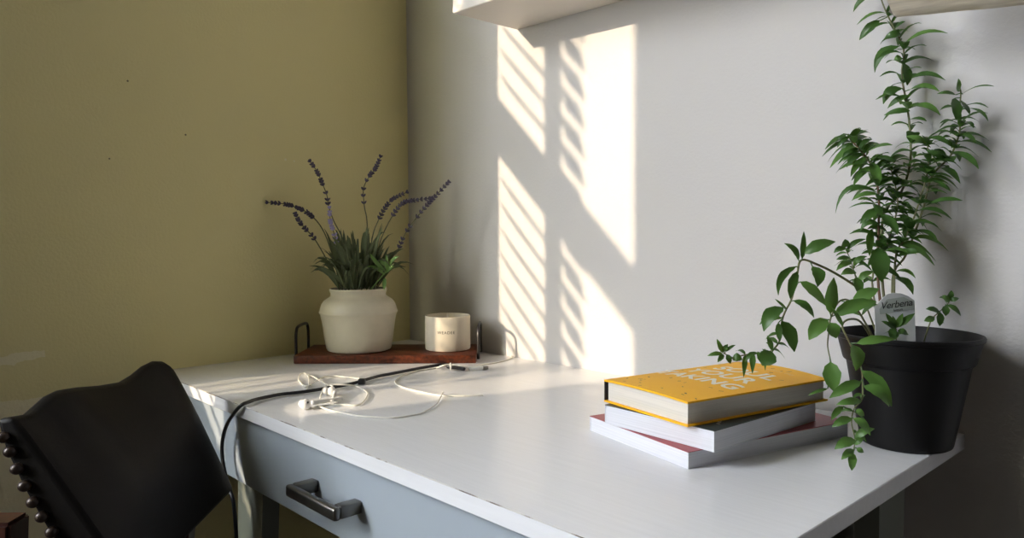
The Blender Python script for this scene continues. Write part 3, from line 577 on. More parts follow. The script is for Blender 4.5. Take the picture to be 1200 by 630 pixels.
VLF = [('main',(1.1086,-0.0317,1.2796),(1.0967,-0.0383,1.2696),(1.0841,-0.0355,1.258),0.0131),('main',(1.0956,-0.0307,1.3162),(1.0847,-0.0369,1.3085),(1.075,-0.0341,1.2975),0.0091),('main',(1.1344,-0.0337,1.2412),(1.1154,-0.0423,1.2329),(1.1067,-0.0406,1.2105),0.012),('main',(1.136,-0.0331,1.2563),(1.1279,-0.0414,1.2552),(1.1171,-0.039,1.2523),0.012),('main',(1.1376,-0.0338,1.2395),(1.1645,-0.0412,1.251),(1.1925,-0.0387,1.2454),0.008),('main',(1.1284,-0.0328,1.2655),(1.1368,-0.0408,1.2676),(1.1426,-0.0381,1.2704),0.006),('main',(1.1383,-0.035,1.225),(1.137,-0.0453,1.2236),(1.1319,-0.0435,1.2225),0.0089),('main',(1.1416,-0.0353,1.2178),(1.1481,-0.0461,1.2012),(1.1485,-0.0448,1.1872),0.0148),('main',(1.1395,-0.0365,1.1863),(1.1278,-0.047,1.1812),(1.1201,-0.0457,1.1669),0.0138),('main',(1.1442,-0.0355,1.1945),(1.1696,-0.0433,1.1987),(1.1916,-0.041,1.1877),0.009),('main',(1.1487,-0.0359,1.1829),(1.1691,-0.0439,1.1833),(1.1853,-0.0416,1.1749),0.011),('main',(1.1489,-0.0362,1.1752),(1.1369,-0.0446,1.1705),(1.1243,-0.0424,1.1612),0.008),('main',(1.1496,-0.0375,1.1608),(1.1726,-0.0477,1.1577),(1.1883,-0.0463,1.1445),0.0118),('main',(1.1501,-0.0381,1.1444),(1.1638,-0.0484,1.1429),(1.1731,-0.0468,1.1388),0.0089),('main',(1.1498,-0.0377,1.1553),(1.1375,-0.048,1.1551),(1.1216,-0.0463,1.1523),0.0099),('rightB',(1.2041,-0.0341,1.1732),(1.2079,-0.0483,1.1786),(1.2075,-0.0474,1.1865),0.0077),('rightB',(1.2091,-0.0349,1.1693),(1.2293,-0.0512,1.173),(1.2465,-0.0513,1.1711),0.0067),('rightB',(1.2014,-0.0343,1.1694),(1.1952,-0.0487,1.1711),(1.1845,-0.0482,1.171),0.0058),('rightB',(1.201,-0.0358,1.1651),(1.2081,-0.0551,1.1491),(1.2084,-0.0565,1.136),0.0141),('rightB',(1.2084,-0.0353,1.161),(1.2174,-0.0522,1.1497),(1.2219,-0.0527,1.141),0.0105),('rightB',(1.2134,-0.0356,1.151),(1.232,-0.0524,1.1437),(1.2419,-0.0533,1.1306),0.0076),('rightB',(1.2076,-0.0368,1.1339),(1.2208,-0.0533,1.1316),(1.2272,-0.0546,1.1239),0.0095),('rightB',(1.2048,-0.039,1.1194),(1.2215,-0.0558,1.1149),(1.2311,-0.0574,1.1051),0.0086),('rightB',(1.2005,-0.0421,1.0986),(1.2227,-0.0596,1.0897),(1.2356,-0.062,1.0742),0.0095),('rightB',(1.1981,-0.0434,1.0903),(1.1898,-0.0592,1.0951),(1.1765,-0.0586,1.1014),0.0105),('rightC',(1.1758,-0.0542,1.1166),(1.1933,-0.0666,1.1138),(1.2045,-0.0667,1.1047),0.0098),('rightC',(1.1763,-0.0552,1.1102),(1.1687,-0.0666,1.1162),(1.1556,-0.0651,1.1198),0.0098),('rightB',(1.1745,-0.0538,1.0317),(1.199,-0.0656,1.0385),(1.2203,-0.0653,1.0373),0.0125),('rightB',(1.1785,-0.0467,1.0638),(1.194,-0.0616,1.0599),(1.2025,-0.0623,1.0515),0.0067),('rightB',(1.166,-0.0624,1.0018),(1.1855,-0.0736,0.999),(1.1976,-0.0758,0.9871),0.0089),('brown',(1.0859,-0.0707,1.1293),(1.0809,-0.0815,1.1258),(1.0734,-0.0805,1.1196),0.0039),('brown',(1.0884,-0.0712,1.1257),(1.0832,-0.0823,1.1197),(1.0762,-0.0816,1.1114),0.0059),('brown',(1.0902,-0.0706,1.13),(1.099,-0.0803,1.1326),(1.104,-0.0781,1.1346),0.0039),('brown',(1.0929,-0.0715,1.123),(1.1052,-0.0808,1.1285),(1.1148,-0.0784,1.1313),0.0049),('brown',(1.0947,-0.0728,1.1139),(1.0894,-0.0832,1.1123),(1.0809,-0.0821,1.1077),0.0049),('brown',(1.1007,-0.0741,1.1088),(1.0933,-0.0869,1.1056),(1.0854,-0.0872,1.0958),0.0078),('brown',(1.1077,-0.075,1.1016),(1.0995,-0.0882,1.096),(1.0918,-0.0887,1.0842),0.0088),('brown',(1.1112,-0.0756,1.0969),(1.1047,-0.0895,1.0859),(1.0981,-0.0904,1.0716),0.0088),('brown',(1.1195,-0.0774,1.0841),(1.1103,-0.0911,1.0745),(1.1023,-0.0921,1.0593),0.0088),('brown',(1.114,-0.0747,1.1033),(1.1319,-0.086,1.1084),(1.1465,-0.0847,1.1084),0.0117),('brown',(1.1194,-0.0773,1.0896),(1.13,-0.0938,1.0739),(1.135,-0.0953,1.0597),0.0145),('brown',(1.117,-0.0767,1.0942),(1.1373,-0.091,1.0928),(1.1512,-0.0913,1.0865),0.0154),('brown',(1.1258,-0.0816,1.0542),(1.0963,-0.0939,1.0558),(1.0836,-0.1011,1.0244),0.0068),('brown',(1.1305,-0.0825,1.0475),(1.1175,-0.0948,1.0481),(1.1019,-0.0958,1.0406),0.0098),('brown',(1.1308,-0.0857,1.0344),(1.1157,-0.0953,1.0368),(1.0976,-0.0955,1.0308),0.003),('brown',(1.1329,-0.0882,1.0289),(1.126,-0.103,1.0214),(1.1169,-0.1054,1.0107),0.0117),('brown',(1.1355,-0.0942,1.0106),(1.1264,-0.106,1.0124),(1.1181,-0.1083,1.0021),0.0098),('brown',(1.1389,-0.1049,0.9807),(1.1481,-0.1234,0.9603),(1.1506,-0.1237,0.9395),0.0231),('brown',(1.1284,-0.0971,1.0042),(1.1327,-0.1172,0.9874),(1.1355,-0.1225,0.9705),0.0116),('brown',(1.1349,-0.0906,1.0235),(1.1546,-0.1089,1.0118),(1.1646,-0.1136,0.9967),0.0135),('rightC',(1.1617,-0.0819,0.9933),(1.1638,-0.0915,1.0018),(1.1613,-0.0874,1.0103),0.0098),('rightB',(1.1485,-0.0815,0.9427),(1.1698,-0.0974,0.9387),(1.1792,-0.101,0.9241),0.0116),('rightB',(1.1502,-0.0781,0.9502),(1.1672,-0.0882,0.952),(1.1777,-0.0887,0.9432),0.0059),('rightC',(1.1567,-0.0891,0.97),(1.1718,-0.0976,0.9757),(1.1842,-0.0961,0.9749),0.0109),('leftE',(1.1047,-0.2394,0.9699),(1.1076,-0.2439,0.9858),(1.1064,-0.2397,1.0014),0.0079),('leftE',(1.1021,-0.2423,0.9679),(1.1007,-0.2516,0.9805),(1.0913,-0.2566,0.9878),0.0089),('leftE',(1.1111,-0.2468,0.9761),(1.1248,-0.2404,0.9857),(1.1361,-0.2239,0.9896),0.0146),('leftE',(1.1132,-0.2312,0.961),(1.1215,-0.2319,0.9507),(1.1193,-0.2307,0.9375),0.0148),('leftE',(1.1133,-0.2612,0.9447),(1.1272,-0.2561,0.933),(1.1354,-0.2443,0.9179),0.0154),('leftE',(1.1041,-0.258,0.9226),(1.1168,-0.2538,0.9164),(1.1222,-0.2447,0.9033),0.0107),('leftE',(1.1002,-0.2447,0.9611),(1.0917,-0.2633,0.9489),(1.0885,-0.2638,0.9279),0.0089),('leftE',(1.1011,-0.2443,0.9551),(1.1003,-0.2548,0.9403),(1.0981,-0.254,0.9239),0.0118),('leftE',(1.0963,-0.2667,0.9149),(1.0886,-0.2841,0.9057),(1.0831,-0.2868,0.8881),0.0166),('leftE',(1.0906,-0.2591,0.902),(1.0841,-0.2747,0.9017),(1.0746,-0.2808,0.8946),0.0089),('leftE',(1.0907,-0.2593,0.8981),(1.101,-0.2583,0.8823),(1.1034,-0.2527,0.863),0.0168),('leftE',(1.0897,-0.2449,0.9108),(1.0875,-0.2554,0.9174),(1.0811,-0.2574,0.9231),0.004),('leftE',(1.0881,-0.2622,0.8961),(1.0919,-0.2676,0.8861),(1.0915,-0.2644,0.8749),0.0079),('leftE',(1.0699,-0.2402,0.8598),(1.0704,-0.2478,0.8694),(1.0666,-0.2468,0.8776),0.0082),('leftE',(1.0748,-0.2497,0.8594),(1.0738,-0.26,0.8524),(1.0684,-0.2619,0.8439),0.0202),('leftE',(1.0482,-0.2345,0.8536),(1.0446,-0.2471,0.8514),(1.0393,-0.249,0.8427),0.0063),('leftE',(1.0482,-0.2344,0.8546),(1.0543,-0.2373,0.8473),(1.0559,-0.2318,0.8384),0.0084),('leftE',(1.0135,-0.2566,0.8522),(1.0138,-0.2643,0.8615),(1.0094,-0.2639,0.8695),0.0063),('leftE',(1.0135,-0.2566,0.8511),(1.01,-0.2689,0.8516),(1.0021,-0.2731,0.8486),0.0063),('leftE',(1.0143,-0.2559,0.8501),(1.015,-0.2641,0.8464),(1.0111,-0.2643,0.8411),0.0063),('leftE',(1.0156,-0.2542,0.8532),(1.0225,-0.2553,0.8592),(1.0256,-0.2475,0.862),0.0042),('leftE',(1.0172,-0.2528,0.85),(1.0219,-0.2569,0.8453),(1.022,-0.2529,0.839),0.0084),('leftE',(1.0127,-0.2573,0.8532),(1.0182,-0.2598,0.8589),(1.0191,-0.2543,0.8631),0.0063),('leftE',(1.0217,-0.2484,0.8447),(1.0292,-0.2491,0.8473),(1.032,-0.242,0.8441),0.0106),('frontF',(1.1505,-0.268,0.9122),(1.1525,-0.2732,0.9324),(1.1531,-0.2668,0.9514),0.0186),('frontF',(1.1538,-0.2647,0.9103),(1.171,-0.2546,0.9209),(1.1859,-0.2343,0.9252),0.0158),('frontF',(1.1445,-0.2603,0.9045),(1.1389,-0.2756,0.896),(1.1323,-0.2791,0.8825),0.0169),('frontF',(1.1509,-0.2684,0.902),(1.1559,-0.2723,0.8944),(1.1571,-0.2673,0.8857),0.0167),('frontF',(1.1565,-0.2799,0.8611),(1.1608,-0.2851,0.8466),(1.1613,-0.2814,0.8305),0.0184),('frontF',(1.1512,-0.2731,0.8305),(1.1464,-0.287,0.829),(1.1381,-0.2918,0.8239),0.0037),('frontF',(1.1634,-0.2392,0.9213),(1.1746,-0.2355,0.9318),(1.1835,-0.2213,0.9383),0.0151),('frontG',(1.1647,-0.2685,0.8995),(1.1628,-0.2785,0.9103),(1.1571,-0.2794,0.92),0.0055),('frontG',(1.1845,-0.2924,0.8839),(1.1903,-0.2958,0.872),(1.189,-0.2939,0.8579),0.0186),('frontG',(1.1795,-0.2688,0.8826),(1.1959,-0.2599,0.8874),(1.2092,-0.2416,0.8873),0.0091),('frontG',(1.192,-0.2864,0.8574),(1.2078,-0.2796,0.8428),(1.2156,-0.2685,0.8208),0.0141),('frontG',(1.1977,-0.2959,0.8435),(1.2114,-0.2906,0.8384),(1.2175,-0.2809,0.8232),0.0122),('frontG',(1.1878,-0.2772,0.8439),(1.1786,-0.2961,0.8383),(1.1668,-0.3048,0.8277),0.0116),('frontG',(1.1852,-0.2671,0.821),(1.1781,-0.2832,0.8224),(1.1678,-0.2899,0.8182),0.0082),('frontG',(1.1851,-0.2822,0.8144),(1.1906,-0.2852,0.8127),(1.1926,-0.279,0.8088),0.0089),('frontG',(1.1716,-0.2818,0.8157),(1.169,-0.2936,0.8111),(1.1646,-0.2945,0.802),0.0073),('frontG',(1.1823,-0.2858,0.8055),(1.1773,-0.2999,0.8042),(1.1697,-0.304,0.7974),0.0089),('frontG',(1.1875,-0.2946,0.808),(1.1975,-0.2933,0.8025),(1.2014,-0.2856,0.7911),0.0115),('frontG',(1.1855,-0.284,0.784),(1.1938,-0.2833,0.7933),(1.2004,-0.2718,0.7954),0.0081),('frontG',(1.1901,-0.2936,0.785),(1.1843,-0.3084,0.7848),(1.1764,-0.3129,0.7772),0.0106),('frontG',(1.1892,-0.2952,0.7753),(1.1865,-0.3069,0.7737),(1.1816,-0.3082,0.7666),0.008),('frontG',(1.1881,-0.2966,0.7727),(1.1905,-0.3033,0.7653),(1.1893,-0.301,0.7551),0.0088),('frontG',(1.187,-0.2831,0.7742),(1.1919,-0.2867,0.7737),(1.1933,-0.2811,0.7705),0.0063),('frontG',(1.1844,-0.2855,0.7786),(1.1904,-0.2876,0.7839),(1.1927,-0.2805,0.7866),0.0072),('leftS',(1.1342,-0.1931,0.9822),(1.1365,-0.1989,0.9873),(1.1351,-0.1957,0.9922),0.012),('leftS',(1.1349,-0.1924,0.9812),(1.1321,-0.204,0.9808),(1.1267,-0.2057,0.9764),0.007),('leftS',(1.1356,-0.1917,0.9792),(1.1447,-0.1903,0.9884),(1.1522,-0.1777,0.9921),0.006),('leftS',(1.1387,-0.1892,0.9702),(1.1356,-0.2011,0.9705),(1.129,-0.2038,0.9684),0.006),('leftS',(1.1402,-0.1879,0.9643),(1.1357,-0.2016,0.9628),(1.1294,-0.2043,0.9555),0.007),('leftS',(1.1417,-0.1866,0.9603),(1.1482,-0.188,0.9688),(1.1536,-0.1777,0.9722),0.007),('leftS',(1.1441,-0.1848,0.9523),(1.1401,-0.1975,0.9546),(1.133,-0.2009,0.9505),0.008),('leftS',(1.149,-0.1945,0.9479),(1.153,-0.1996,0.9385),(1.1535,-0.1954,0.9284),0.0118),('leftS',(1.1505,-0.1932,0.943),(1.1576,-0.1939,0.9517),(1.1635,-0.183,0.9549),0.0079),('sprig',(1.2207,-0.1064,0.9218),(1.2232,-0.1121,0.9273),(1.2227,-0.1079,0.932),0.007),('sprig',(1.2208,-0.1064,0.9198),(1.2264,-0.1091,0.9218),(1.2292,-0.1017,0.923),0.006),('sprig',(1.2201,-0.1072,0.9188),(1.2192,-0.1166,0.9229),(1.2154,-0.116,0.9261),0.008),('sprig',(1.2189,-0.1088,0.9148),(1.2273,-0.109,0.9105),(1.2312,-0.1011,0.9021),0.007),('sprig',(1.2175,-0.1103,0.9139),(1.2197,-0.1172,0.9085),(1.2189,-0.114,0.9022),0.009),('sprig',(1.213,-0.1156,0.9069),(1.2095,-0.1277,0.9101),(1.2029,-0.1303,0.9103),0.008),('sprig',(1.2137,-0.1149,0.9059),(1.2155,-0.1222,0.8987),(1.2145,-0.1195,0.8903),0.009),('sprig',(1.2091,-0.1202,0.9),(1.207,-0.1312,0.8987),(1.2019,-0.1323,0.8964),0.008),('seedling',(1.1814,-0.1617,0.8893),(1.1792,-0.172,0.8984),(1.1738,-0.1728,0.9065),0.0069),('seedling',(1.1814,-0.1617,0.8893),(1.186,-0.1649,0.8984),(1.1874,-0.1585,0.9064),0.0069),('seedling',(1.1814,-0.1616,0.8903),(1.1907,-0.1599,0.8988),(1.1969,-0.1485,0.9063),0.0079),('seedling',(1.1807,-0.1624,0.8893),(1.1817,-0.1695,0.8969),(1.1793,-0.1672,0.9035),0.0059),('seedling',(1.1815,-0.1617,0.8873),(1.178,-0.1736,0.8939),(1.1707,-0.1767,0.8976),0.0059),('seedling',(1.1815,-0.1618,0.8863),(1.1825,-0.1698,0.8817),(1.1802,-0.1682,0.8759),0.0089),('seedling',(1.1828,-0.1603,0.8863),(1.1894,-0.1622,0.8855),(1.1923,-0.1551,0.8817),0.0079),('seedling',(1.1787,-0.1645,0.8893),(1.1807,-0.1715,0.8837),(1.1795,-0.1689,0.8769),0.0089)]
RAD = {'main': .0019, 'brown': .0019, 'rightB': .0016, 'rightC': .0014, 'midD': .0014, 'leftE': .0016, 'frontF': .0013, 'frontG': .0013, 'leftS': .0011, 'sprig': .0009, 'seedling': .0008}
AUTO = {'main': (.20, .90, 24), 'brown': (.22, .98, 22), 'rightB': (.22, .86, 16), 'rightC': (.2, 1.0, 18), 'midD': (.2, 1.0, 22), 'leftE': (.62, .88, 6), 'frontF': (.1, .2, 1), 'frontG': (.55, .95, 3), 'leftS': (.4, .95, 4), 'sprig': (.3, .9, 2), 'seedling': (.4, .7, 1)}
for name, pts in VS.items():
    rnd = random.Random(hash_ := sum(ord(c) for c in name))
    P0 = [Vector(p) for p in pts]
    b0 = P0[0].copy(); kf = 1.0 if name == 'seedling' else .7; b0 = Vector((PC.x+(b0.x-PC.x)*kf, PC.y+(b0.y-PC.y)*kf, PC.z+.110))
    P0 = [b0]+P0[1:]
    r0 = RAD[name]
    bm = bmesh.new(); P = tube(bm, P0, lambda t: r0*(1-.55*t), 7, 5)
    st = obj('stem', bm, M['vwood'] if name == 'brown' else M['vstem'], verb, label='woody brown stem' if name == 'brown' else None)
    bm = bmesh.new()
    t0, t1, n = AUTO[name]
    for j in range(n):
        t = t0+(t1-t0)*(j+.5)/n
        i = int(t*(len(P)-1)); q = P[i]; ax = (P[min(i+1, len(P)-1)]-P[max(i-1, 0)]).normalized()
        o1 = ax.orthogonal().normalized(); o2 = ax.cross(o1)
        ph = j*1.05+rnd.uniform(-.3, .3)
        for s in range(2 if name in ('leftE', 'frontG', 'sprig', 'frontF', 'seedling') else 3):
            a = ph+2*PI*s/3
            dv = (o1*math.cos(a)+o2*math.sin(a))*1.0+ax*.25+Vector((0, 0, .1))
            dv.normalize()
            ln = rnd.uniform(.021, .046)*(1-.2*t) if name not in ('frontG', 'leftE', 'leftS', 'sprig', 'seedling') else rnd.uniform(.012, .022)
            tip = q+dv*ln-Vector((0, 0, ln*rnd.uniform(.15, .5)))
            if tip.y > -.008: tip.y = -.008
            mid = (q+tip)/2+Vector((0, 0, ln*.16))
            leaf(bm, q, mid, tip, ln*rnd.uniform(.28, .44), Vector((0, 0, 1))+TOCAM*.5, 6, .22, mi=0 if rnd.random() < .8 else 1)
    for own, b, m_, tp, w in VLF:
        if own != name: continue
        b, m_, tp = Vector(b), Vector(m_), Vector(tp)
        for v in (b, m_, tp): v.y = min(v.y, -.006)
        near = min(P, key=lambda q: (q-b).length)
        if (near-b).length > .002: tube(bm, [near, b], .0007, 5, 1)
        vw = TOCAM+Vector((rnd.uniform(-.35, .35), rnd.uniform(-.35, .35), .35+rnd.uniform(0, .4)))
        leaf(bm, b, m_, tp, w, vw, 8, .22, mi=1 if name in ('frontG', 'frontF') or rnd.random() < .15 else 0)
    obj('leaves', bm, [M['leaf'], M['leaf2']], st)

TG = [Vector(p) for p in [(1.1594,-0.1628,0.8712),(1.1574,-0.162,0.9125),(1.1607,-0.1582,0.9175),(1.164,-0.1543,0.923),(1.167,-0.1509,0.9265),(1.1721,-0.1453,0.9286),(1.1784,-0.1388,0.9279),(1.1841,-0.1331,0.9248),(1.1898,-0.1274,0.9193),(1.1922,-0.1287,0.8669)]]
nt_ = (TG[-1]-TG[0]).cross(TG[5]-TG[0]).normalized()
if nt_.dot(TOCAM) < 0: nt_ = -nt_
tgp = thing('plant_label', tuple((TG[0]+TG[-1])/2), 'white plastic plant tag with a handwritten name stuck in the black pot', 'plant label')
bm = bmesh.new()
wd_ = TG[-1]-TG[0]
low = [TG[0]+wd_*.30+Vector((0, 0, -.016)), TG[0]+Vector((0, 0, .002)), *TG[1:-1], TG[-1]+Vector((0, 0, .002)), TG[-1]-wd_*.30+Vector((0, 0, -.014))]
a = [bm.verts.new(p) for p in low]; b = [bm.verts.new(p-nt_*.0012) for p in low]
bm.faces.new(a); bm.faces.new(b[::-1])
for i in range(len(low)): bm.faces.new((a[i], b[i], b[(i+1) % len(low)], a[(i+1) % len(low)]))
bmesh.ops.recalc_face_normals(bm, faces=bm.faces)
obj('tag_blade', bm, M['tag'], tgp, smooth=False)
ct = sum((TG[i] for i in range(2, 9)), Vector())/7
xx = (TG[8]-TG[1]).normalized(); zz = nt_; yy = zz.cross(xx).normalized()
LW = (TG[8]-TG[1]).length
mid_ = (TG[1]+TG[8])/2
bm = bmesh.new()
vv = [bm.verts.new(mid_+xx*(x*LW)+yy*y+zz*.0003) for x, y in ((-.40, -.010), (.45, -.010), (.45, -.001), (.24, .0062), (-.18, .0062), (-.40, -.004))]
bm.faces.new(vv); obj('name_panel', bm, M['tagband'], tgp, smooth=False, label='grey name panel')
bm = text_mesh('Verbena', .0118, .0001, shear=.35, space=.95)
for v in bm.verts: v.co = mid_+xx*(v.co.x*1.0+.001)+yy*(v.co.y-.0012+v.co.x*(-.02))+zz*(.0005+max(0, v.co.z))
obj('lettering', bm, M['ink'], tgp, smooth=False, label='dark handwritten name')
bm = text_mesh('lemon', .0045, .0001, shear=.3)
for v in bm.verts: v.co = mid_+xx*(v.co.x+.002)+yy*(v.co.y-.0078)+zz*(.0005+max(0, v.co.z))
obj('lettering', bm, M['ink'], tgp, smooth=False, label='dark handwritten small word')

# ------------------------------------------------------------------ chair
CT, CBt = [(0.5161,-0.914,0.7985),(0.507,-0.9018,0.7967),(0.4982,-0.8894,0.7954),(0.4876,-0.8768,0.8031),(0.479,-0.866,0.8102),(0.4672,-0.8525,0.8131),(0.4415,-0.827,0.8092),(0.4125,-0.795,0.8024),(0.3851,-0.7612,0.7983),(0.3649,-0.7384,0.8032),(0.3492,-0.7195,0.811),(0.3353,-0.7019,0.814),(0.3281,-0.6887,0.8115),(0.3236,-0.6787,0.8039),(0.3208,-0.6692,0.7931)], [(0.6182,-0.8205,0.6047),(0.6042,-0.8078,0.605),(0.5902,-0.7951,0.6053),(0.5758,-0.7821,0.6055),(0.5624,-0.77,0.6058),(0.5474,-0.7564,0.6061),(0.5253,-0.7364,0.6065),(0.5005,-0.714,0.607),(0.4758,-0.6916,0.6075),(0.4561,-0.6738,0.6079),(0.4387,-0.658,0.6082),(0.422,-0.6429,0.6086),(0.4082,-0.6304,0.6088),(0.3959,-0.6193,0.6091),(0.3841,-0.6086,0.6093)]
NL = [Vector(p) for p in [(0.5132,-0.9221,0.7773),(0.519,-0.9172,0.7612),(0.5248,-0.9125,0.7422),(0.5313,-0.907,0.7232),(0.5384,-0.9008,0.7051),(0.5455,-0.8945,0.6889),(0.5539,-0.8869,0.6718),(0.5617,-0.88,0.6547),(0.5694,-0.873,0.6376)]]
BN = [Vector(p) for p in [(0.503,-0.9278,0.7976),(0.5107,-0.9222,0.7633),(0.5287,-0.9068,0.7138),(0.55,-0.8879,0.6642),(0.5768,-0.8639,0.605)]]
F = Vector((.69, .724, 0)); Wd = Vector((-.724, .69, 0))
chc = Vector((.47, -.73, 0))
chair = thing('desk_chair', tuple(chc), 'dark leather chair with a nailed edge drawn up to the desk', 'chair')
bm = bmesh.new(); NR = 12
nf = Vector((.62, .55, .52)).normalized()
front, back = [], []
n = len(CT)
for i in range(n):
    fa, ba = [], []
    u = i/(n-1)
    for j in range(NR+1):
        t = j/NR
        p = Vector(CT[i]).lerp(Vector(CBt[i]), t)
        bulge = .016*math.sin(PI*t)**.8*math.sin(PI*min(1, max(0, u)))**.6
        p = p+nf*bulge
        th = .012+.030*math.sin(PI*t)**.7
        fa.append(p); 
        # the back of the pad: follows the measured rear border at the near end
        qn = BN[0].lerp(BN[1], t*4) if t < .25 else (BN[1].lerp(BN[2], (t-.25)*4) if t < .5 else (BN[2].lerp(BN[3], (t-.5)*4) if t < .75 else BN[3].lerp(BN[4], (t-.75)*4)))
        q = p-Vector((.62, .70, .1)).normalized()*th
        w_ = max(0, 1-u*2.2)
        d_ = Vector(CT[i]).lerp(Vector(CBt[i]), t)-Vector(CT[0]).lerp(Vector(CBt[0]), t)
        ba.append(q.lerp(qn+d_, w_))
    front.append([bm.verts.new(p) for p in fa]); back.append([bm.verts.new(p) for p in ba])
for i in range(n-1):
    for j in range(NR):
        bm.faces.new((front[i][j], front[i+1][j], front[i+1][j+1], front[i][j+1])); bm.faces.new((back[i][j], back[i][j+1], back[i+1][j+1], back[i+1][j]))
    bm.faces.new((front[i][0], back[i][0], back[i+1][0], front[i+1][0])); bm.faces.new((front[i][NR], front[i+1][NR], back[i+1][NR], back[i][NR]))
for j in range(NR):
    bm.faces.new((front[0][j], front[0][j+1], back[0][j+1], back[0][j])); bm.faces.new((front[-1][j], back[-1][j], back[-1][j+1], front[-1][j+1]))
bmesh.ops.recalc_face_normals(bm, faces=bm.faces)
bk = obj('backrest', bm, M['leather'], chair)
bv = bk.modifiers.new('soft', 'BEVEL'); bv.width = .008; bv.segments = 3; bv.angle_limit = math.radians(40)
for p in bk.data.polygons: p.use_smooth = True
for p in NL:
    bm = bmesh.new(); ball(bm, (0, 0, 0), .0072, 12, (1, 1, .9))
    for v in bm.verts: v.co += p
    obj('nail_head', bm, M['brass'], bk, label='dark brass nail head')
# rear posts, seat and legs in the chair's own axes
def bar(name, a, b, wa, wb, m, parent, bev=.004):
    a, b = Vector(a), Vector(b); bm = bmesh.new()
    q = [[bm.verts.new(c+F*sx*w+Wd*sy*w) for sx, sy in ((-1, -1), (1, -1), (1, 1), (-1, 1))] for c, w in ((a, wa), (b, wb))]
    bm.faces.new(q[0]); bm.faces.new(q[1][::-1])
    for k_ in range(4): bm.faces.new((q[0][k_], q[1][k_], q[1][(k_+1) % 4], q[0][(k_+1) % 4]))
    bmesh.ops.recalc_face_normals(bm, faces=bm.faces)
    bmesh.ops.bevel(bm, geom=list(bm.edges), offset=bev, segments=2, affect='EDGES')
    return obj(name, bm, m, parent)
nb, fb = Vector(CBt[0]), Vector(CBt[-1])
bn_ = nb-F*.035+Wd*.02; bf_ = fb-F*.035-Wd*.02
PT = [Vector(p) for p in [(0.4539,-0.916,0.6683),(0.484,-0.8955,0.5128)]]
bar('back_post', PT[0], (PT[0].x-.02, PT[0].y-.03, .0005), .020, .016, M['mahog'], chair)
bar('back_post', bf_-F*.02+Wd*-.02+Vector((0, 0, .04)), bf_-F*.10+Vector((0, 0, -.595)), .016, .013, M['mahog'], chair)
sc_ = (nb+fb)/2+F*.15-Wd*.06; sc_.z = .455
bm = bmesh.new()
box(bm, (-.17, -.150, -.035), (.17, .150, .035), basis(sc_, F, Wd, Vector((0, 0, 1))), bev=.022, seg=4)
obj('seat', bm, M['leather'], chair)
for sy in (-1, 1):
    bar('leg', sc_+F*.13+Wd*sy*.12+Vector((0, 0, -.03)), sc_+F*.14+Wd*sy*.125-Vector((0, 0, sc_.z-.0005)), .018, .013, M['mahog'], chair)

# ------------------------------------------------------------------ shelf, plank and nail on the right wall
ws = thing('wall_shelf', (.9, -.09, H+.70), 'white wall shelf above the desk with one end in view', 'shelf')
bm = bmesh.new(); box(bm, (.385, -.170, H+.676), (2.2, 0, H+.712), Matrix.Translation((.385, 0, H+.676)) @ Matrix.Rotation(.010, 4, 'Y') @ Matrix.Translation((-.385, 0, -H-.676)), bev=.0015, seg=1)
obj('board', bm, M['shelf'], ws, smooth=False)
pk = thing('tilted_plank', (1.5, -.2, H+.52), 'weathered wooden plank jutting in above the potted verbena', 'shelf')  # tilted wooden board, not a known shelf; its bracket is added out of view
bm = bmesh.new()
px_ = Vector((.994, .02, -.104)).normalized(); py_ = Vector((-.02, .80, -.60)); py_ = (py_-px_*py_.dot(px_)).normalized()
PM = basis((1.150, -.105, H+.5165), px_, py_, px_.cross(py_))
rnd = random.Random(2)
ny = 12; N_ = 26; Wp, Lp, Tp = .11, .75, .022
def plank_pt(u, v):  # u along, v back to front
    return u, -v
grid_t, grid_b = [], []
for i in range(N_+1):
    rt_, rb_ = [], []
    for j in range(ny+1):
        v = Wp*j/ny; u = Lp*(i/N_)**1.6
        if i == 0: u += -.10*v+rnd.uniform(-.0022, .0022)
        else: u += -.10*v*(1-i/N_)
        e = min(1, j/1.0); round_ = .006 if j == 0 or i == 0 else 0.0
        rb_.append(bm.verts.new(PM @ Vector((u, -v, round_+rnd.uniform(-.0006, .0006))))); rt_.append(bm.verts.new(PM @ Vector((u, -v, Tp-round_))))
    grid_t.append(rt_); grid_b.append(rb_)
fe = []
for i in range(N_):
    for j in range(ny):
        f1 = bm.faces.new((grid_b[i][j], grid_b[i][j+1], grid_b[i+1][j+1], grid_b[i+1][j])); bm.faces.new((grid_t[i][j], grid_t[i+1][j], grid_t[i+1][j+1], grid_t[i][j+1]))
        if i == 0 : fe.append(f1)
    fe.append(bm.faces.new((grid_b[i][0], grid_b[i+1][0], grid_t[i+1][0], grid_t[i][0]))); bm.faces.new((grid_b[i][ny], grid_t[i][ny], grid_t[i+1][ny], grid_b[i+1][ny]))
for j in range(ny):
    fe.append(bm.faces.new((grid_b[0][j], grid_t[0][j], grid_t[0][j+1], grid_b[0][j+1]))); bm.faces.new((grid_b[N_][j], grid_b[N_][j+1], grid_t[N_][j+1], grid_t[N_][j]))
bmesh.ops.recalc_face_normals(bm, faces=bm.faces)
for f in fe: f.material_index = 1
obj('board', bm, [M['plank'], M['plank_edge']], pk)
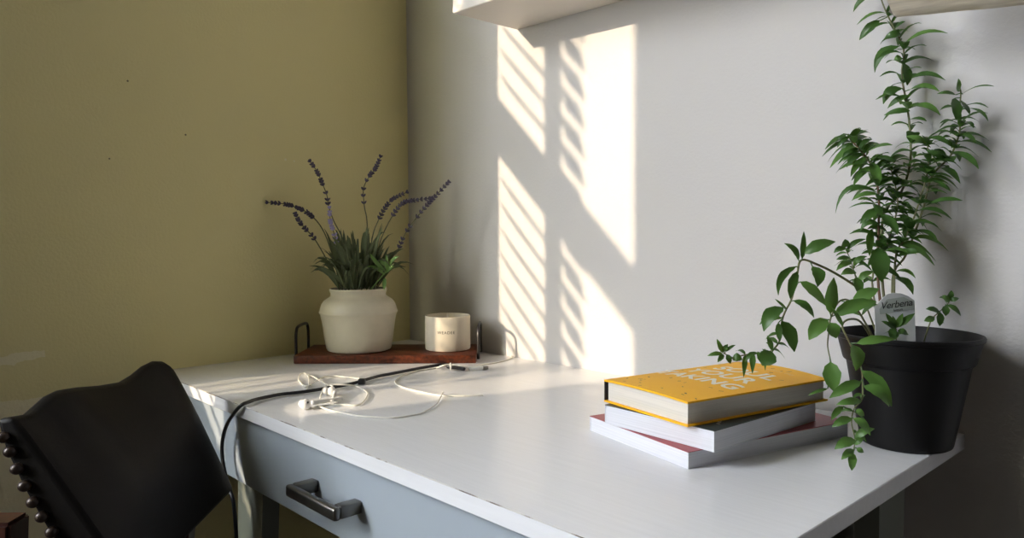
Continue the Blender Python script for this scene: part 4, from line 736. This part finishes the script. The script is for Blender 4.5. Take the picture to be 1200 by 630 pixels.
bm = bmesh.new(); box(bm, (1.60, -.30, H+.44), (1.63, 0, H+.455)); box(bm, (1.60, -.012, H+.30), (1.63, 0, H+.455)); obj('bracket', bm, M['steel'], pk, smooth=False)
bm = bmesh.new(); tube(bm, [(1.1150, -.0005, H+.5560), (1.1150, -.008, H+.5563)], .0012, 8, 1); ball(bm, (1.1150, -.0085, H+.5563), .0024, 8, (1, .5, 1))
tag(obj('wall_nail', bm, M['steel']), 'tiny dark nail in the pale wall beside the wooden plank', 'nail')

# ------------------------------------------------------------------ light
sd = bpy.data.lights.new('sun', 'SUN'); sd.energy = 5.4; sd.color = (1.0, .81, .58); sd.angle = math.radians(.36)
sun = bpy.data.objects.new('sun', sd); C.objects.link(sun)
sun.rotation_euler = Vector((.28, 1.0, -.272)).to_track_quat('-Z', 'Y').to_euler()
pd = bpy.data.lights.new('window_portal', 'AREA'); pd.shape = 'RECTANGLE'; pd.size = (WZ1-WZ0); pd.size_y = (WY1-WY0); pd.cycles.is_portal = True
po = bpy.data.objects.new('window_portal', pd); C.objects.link(po); po.location = (-WT-.012, (WY0+WY1)/2, (WZ0+WZ1)/2)
po.rotation_euler = (0, -PI/2, 0)
hd = bpy.data.lights.new('sun_haze', 'SUN'); hd.energy = .3; hd.color = (1.0, .93, .84); hd.angle = math.radians(13)
hz = bpy.data.objects.new('sun_haze', hd); C.objects.link(hz); hz.rotation_euler = sun.rotation_euler
w = bpy.data.worlds.new('sky'); bpy.context.scene.world = w; w.use_nodes = True
bg = w.node_tree.nodes['Background']; bg.inputs['Color'].default_value = (.84, .89, 1.0, 1); bg.inputs['Strength'].default_value = 47.0

sc = bpy.context.scene
sc.view_settings.view_transform = 'Standard'; sc.view_settings.look = 'None'; sc.view_settings.gamma = 1; sc.view_settings.use_curve_mapping = False
sc.view_settings.exposure = 0.0
sc.cycles.use_denoising = True
try: sc.cycles.denoiser = 'OPENIMAGEDENOISE'
except Exception: pass
sc.cycles.max_bounces = 10; sc.cycles.diffuse_bounces = 6; sc.cycles.sample_clamp_indirect = 8
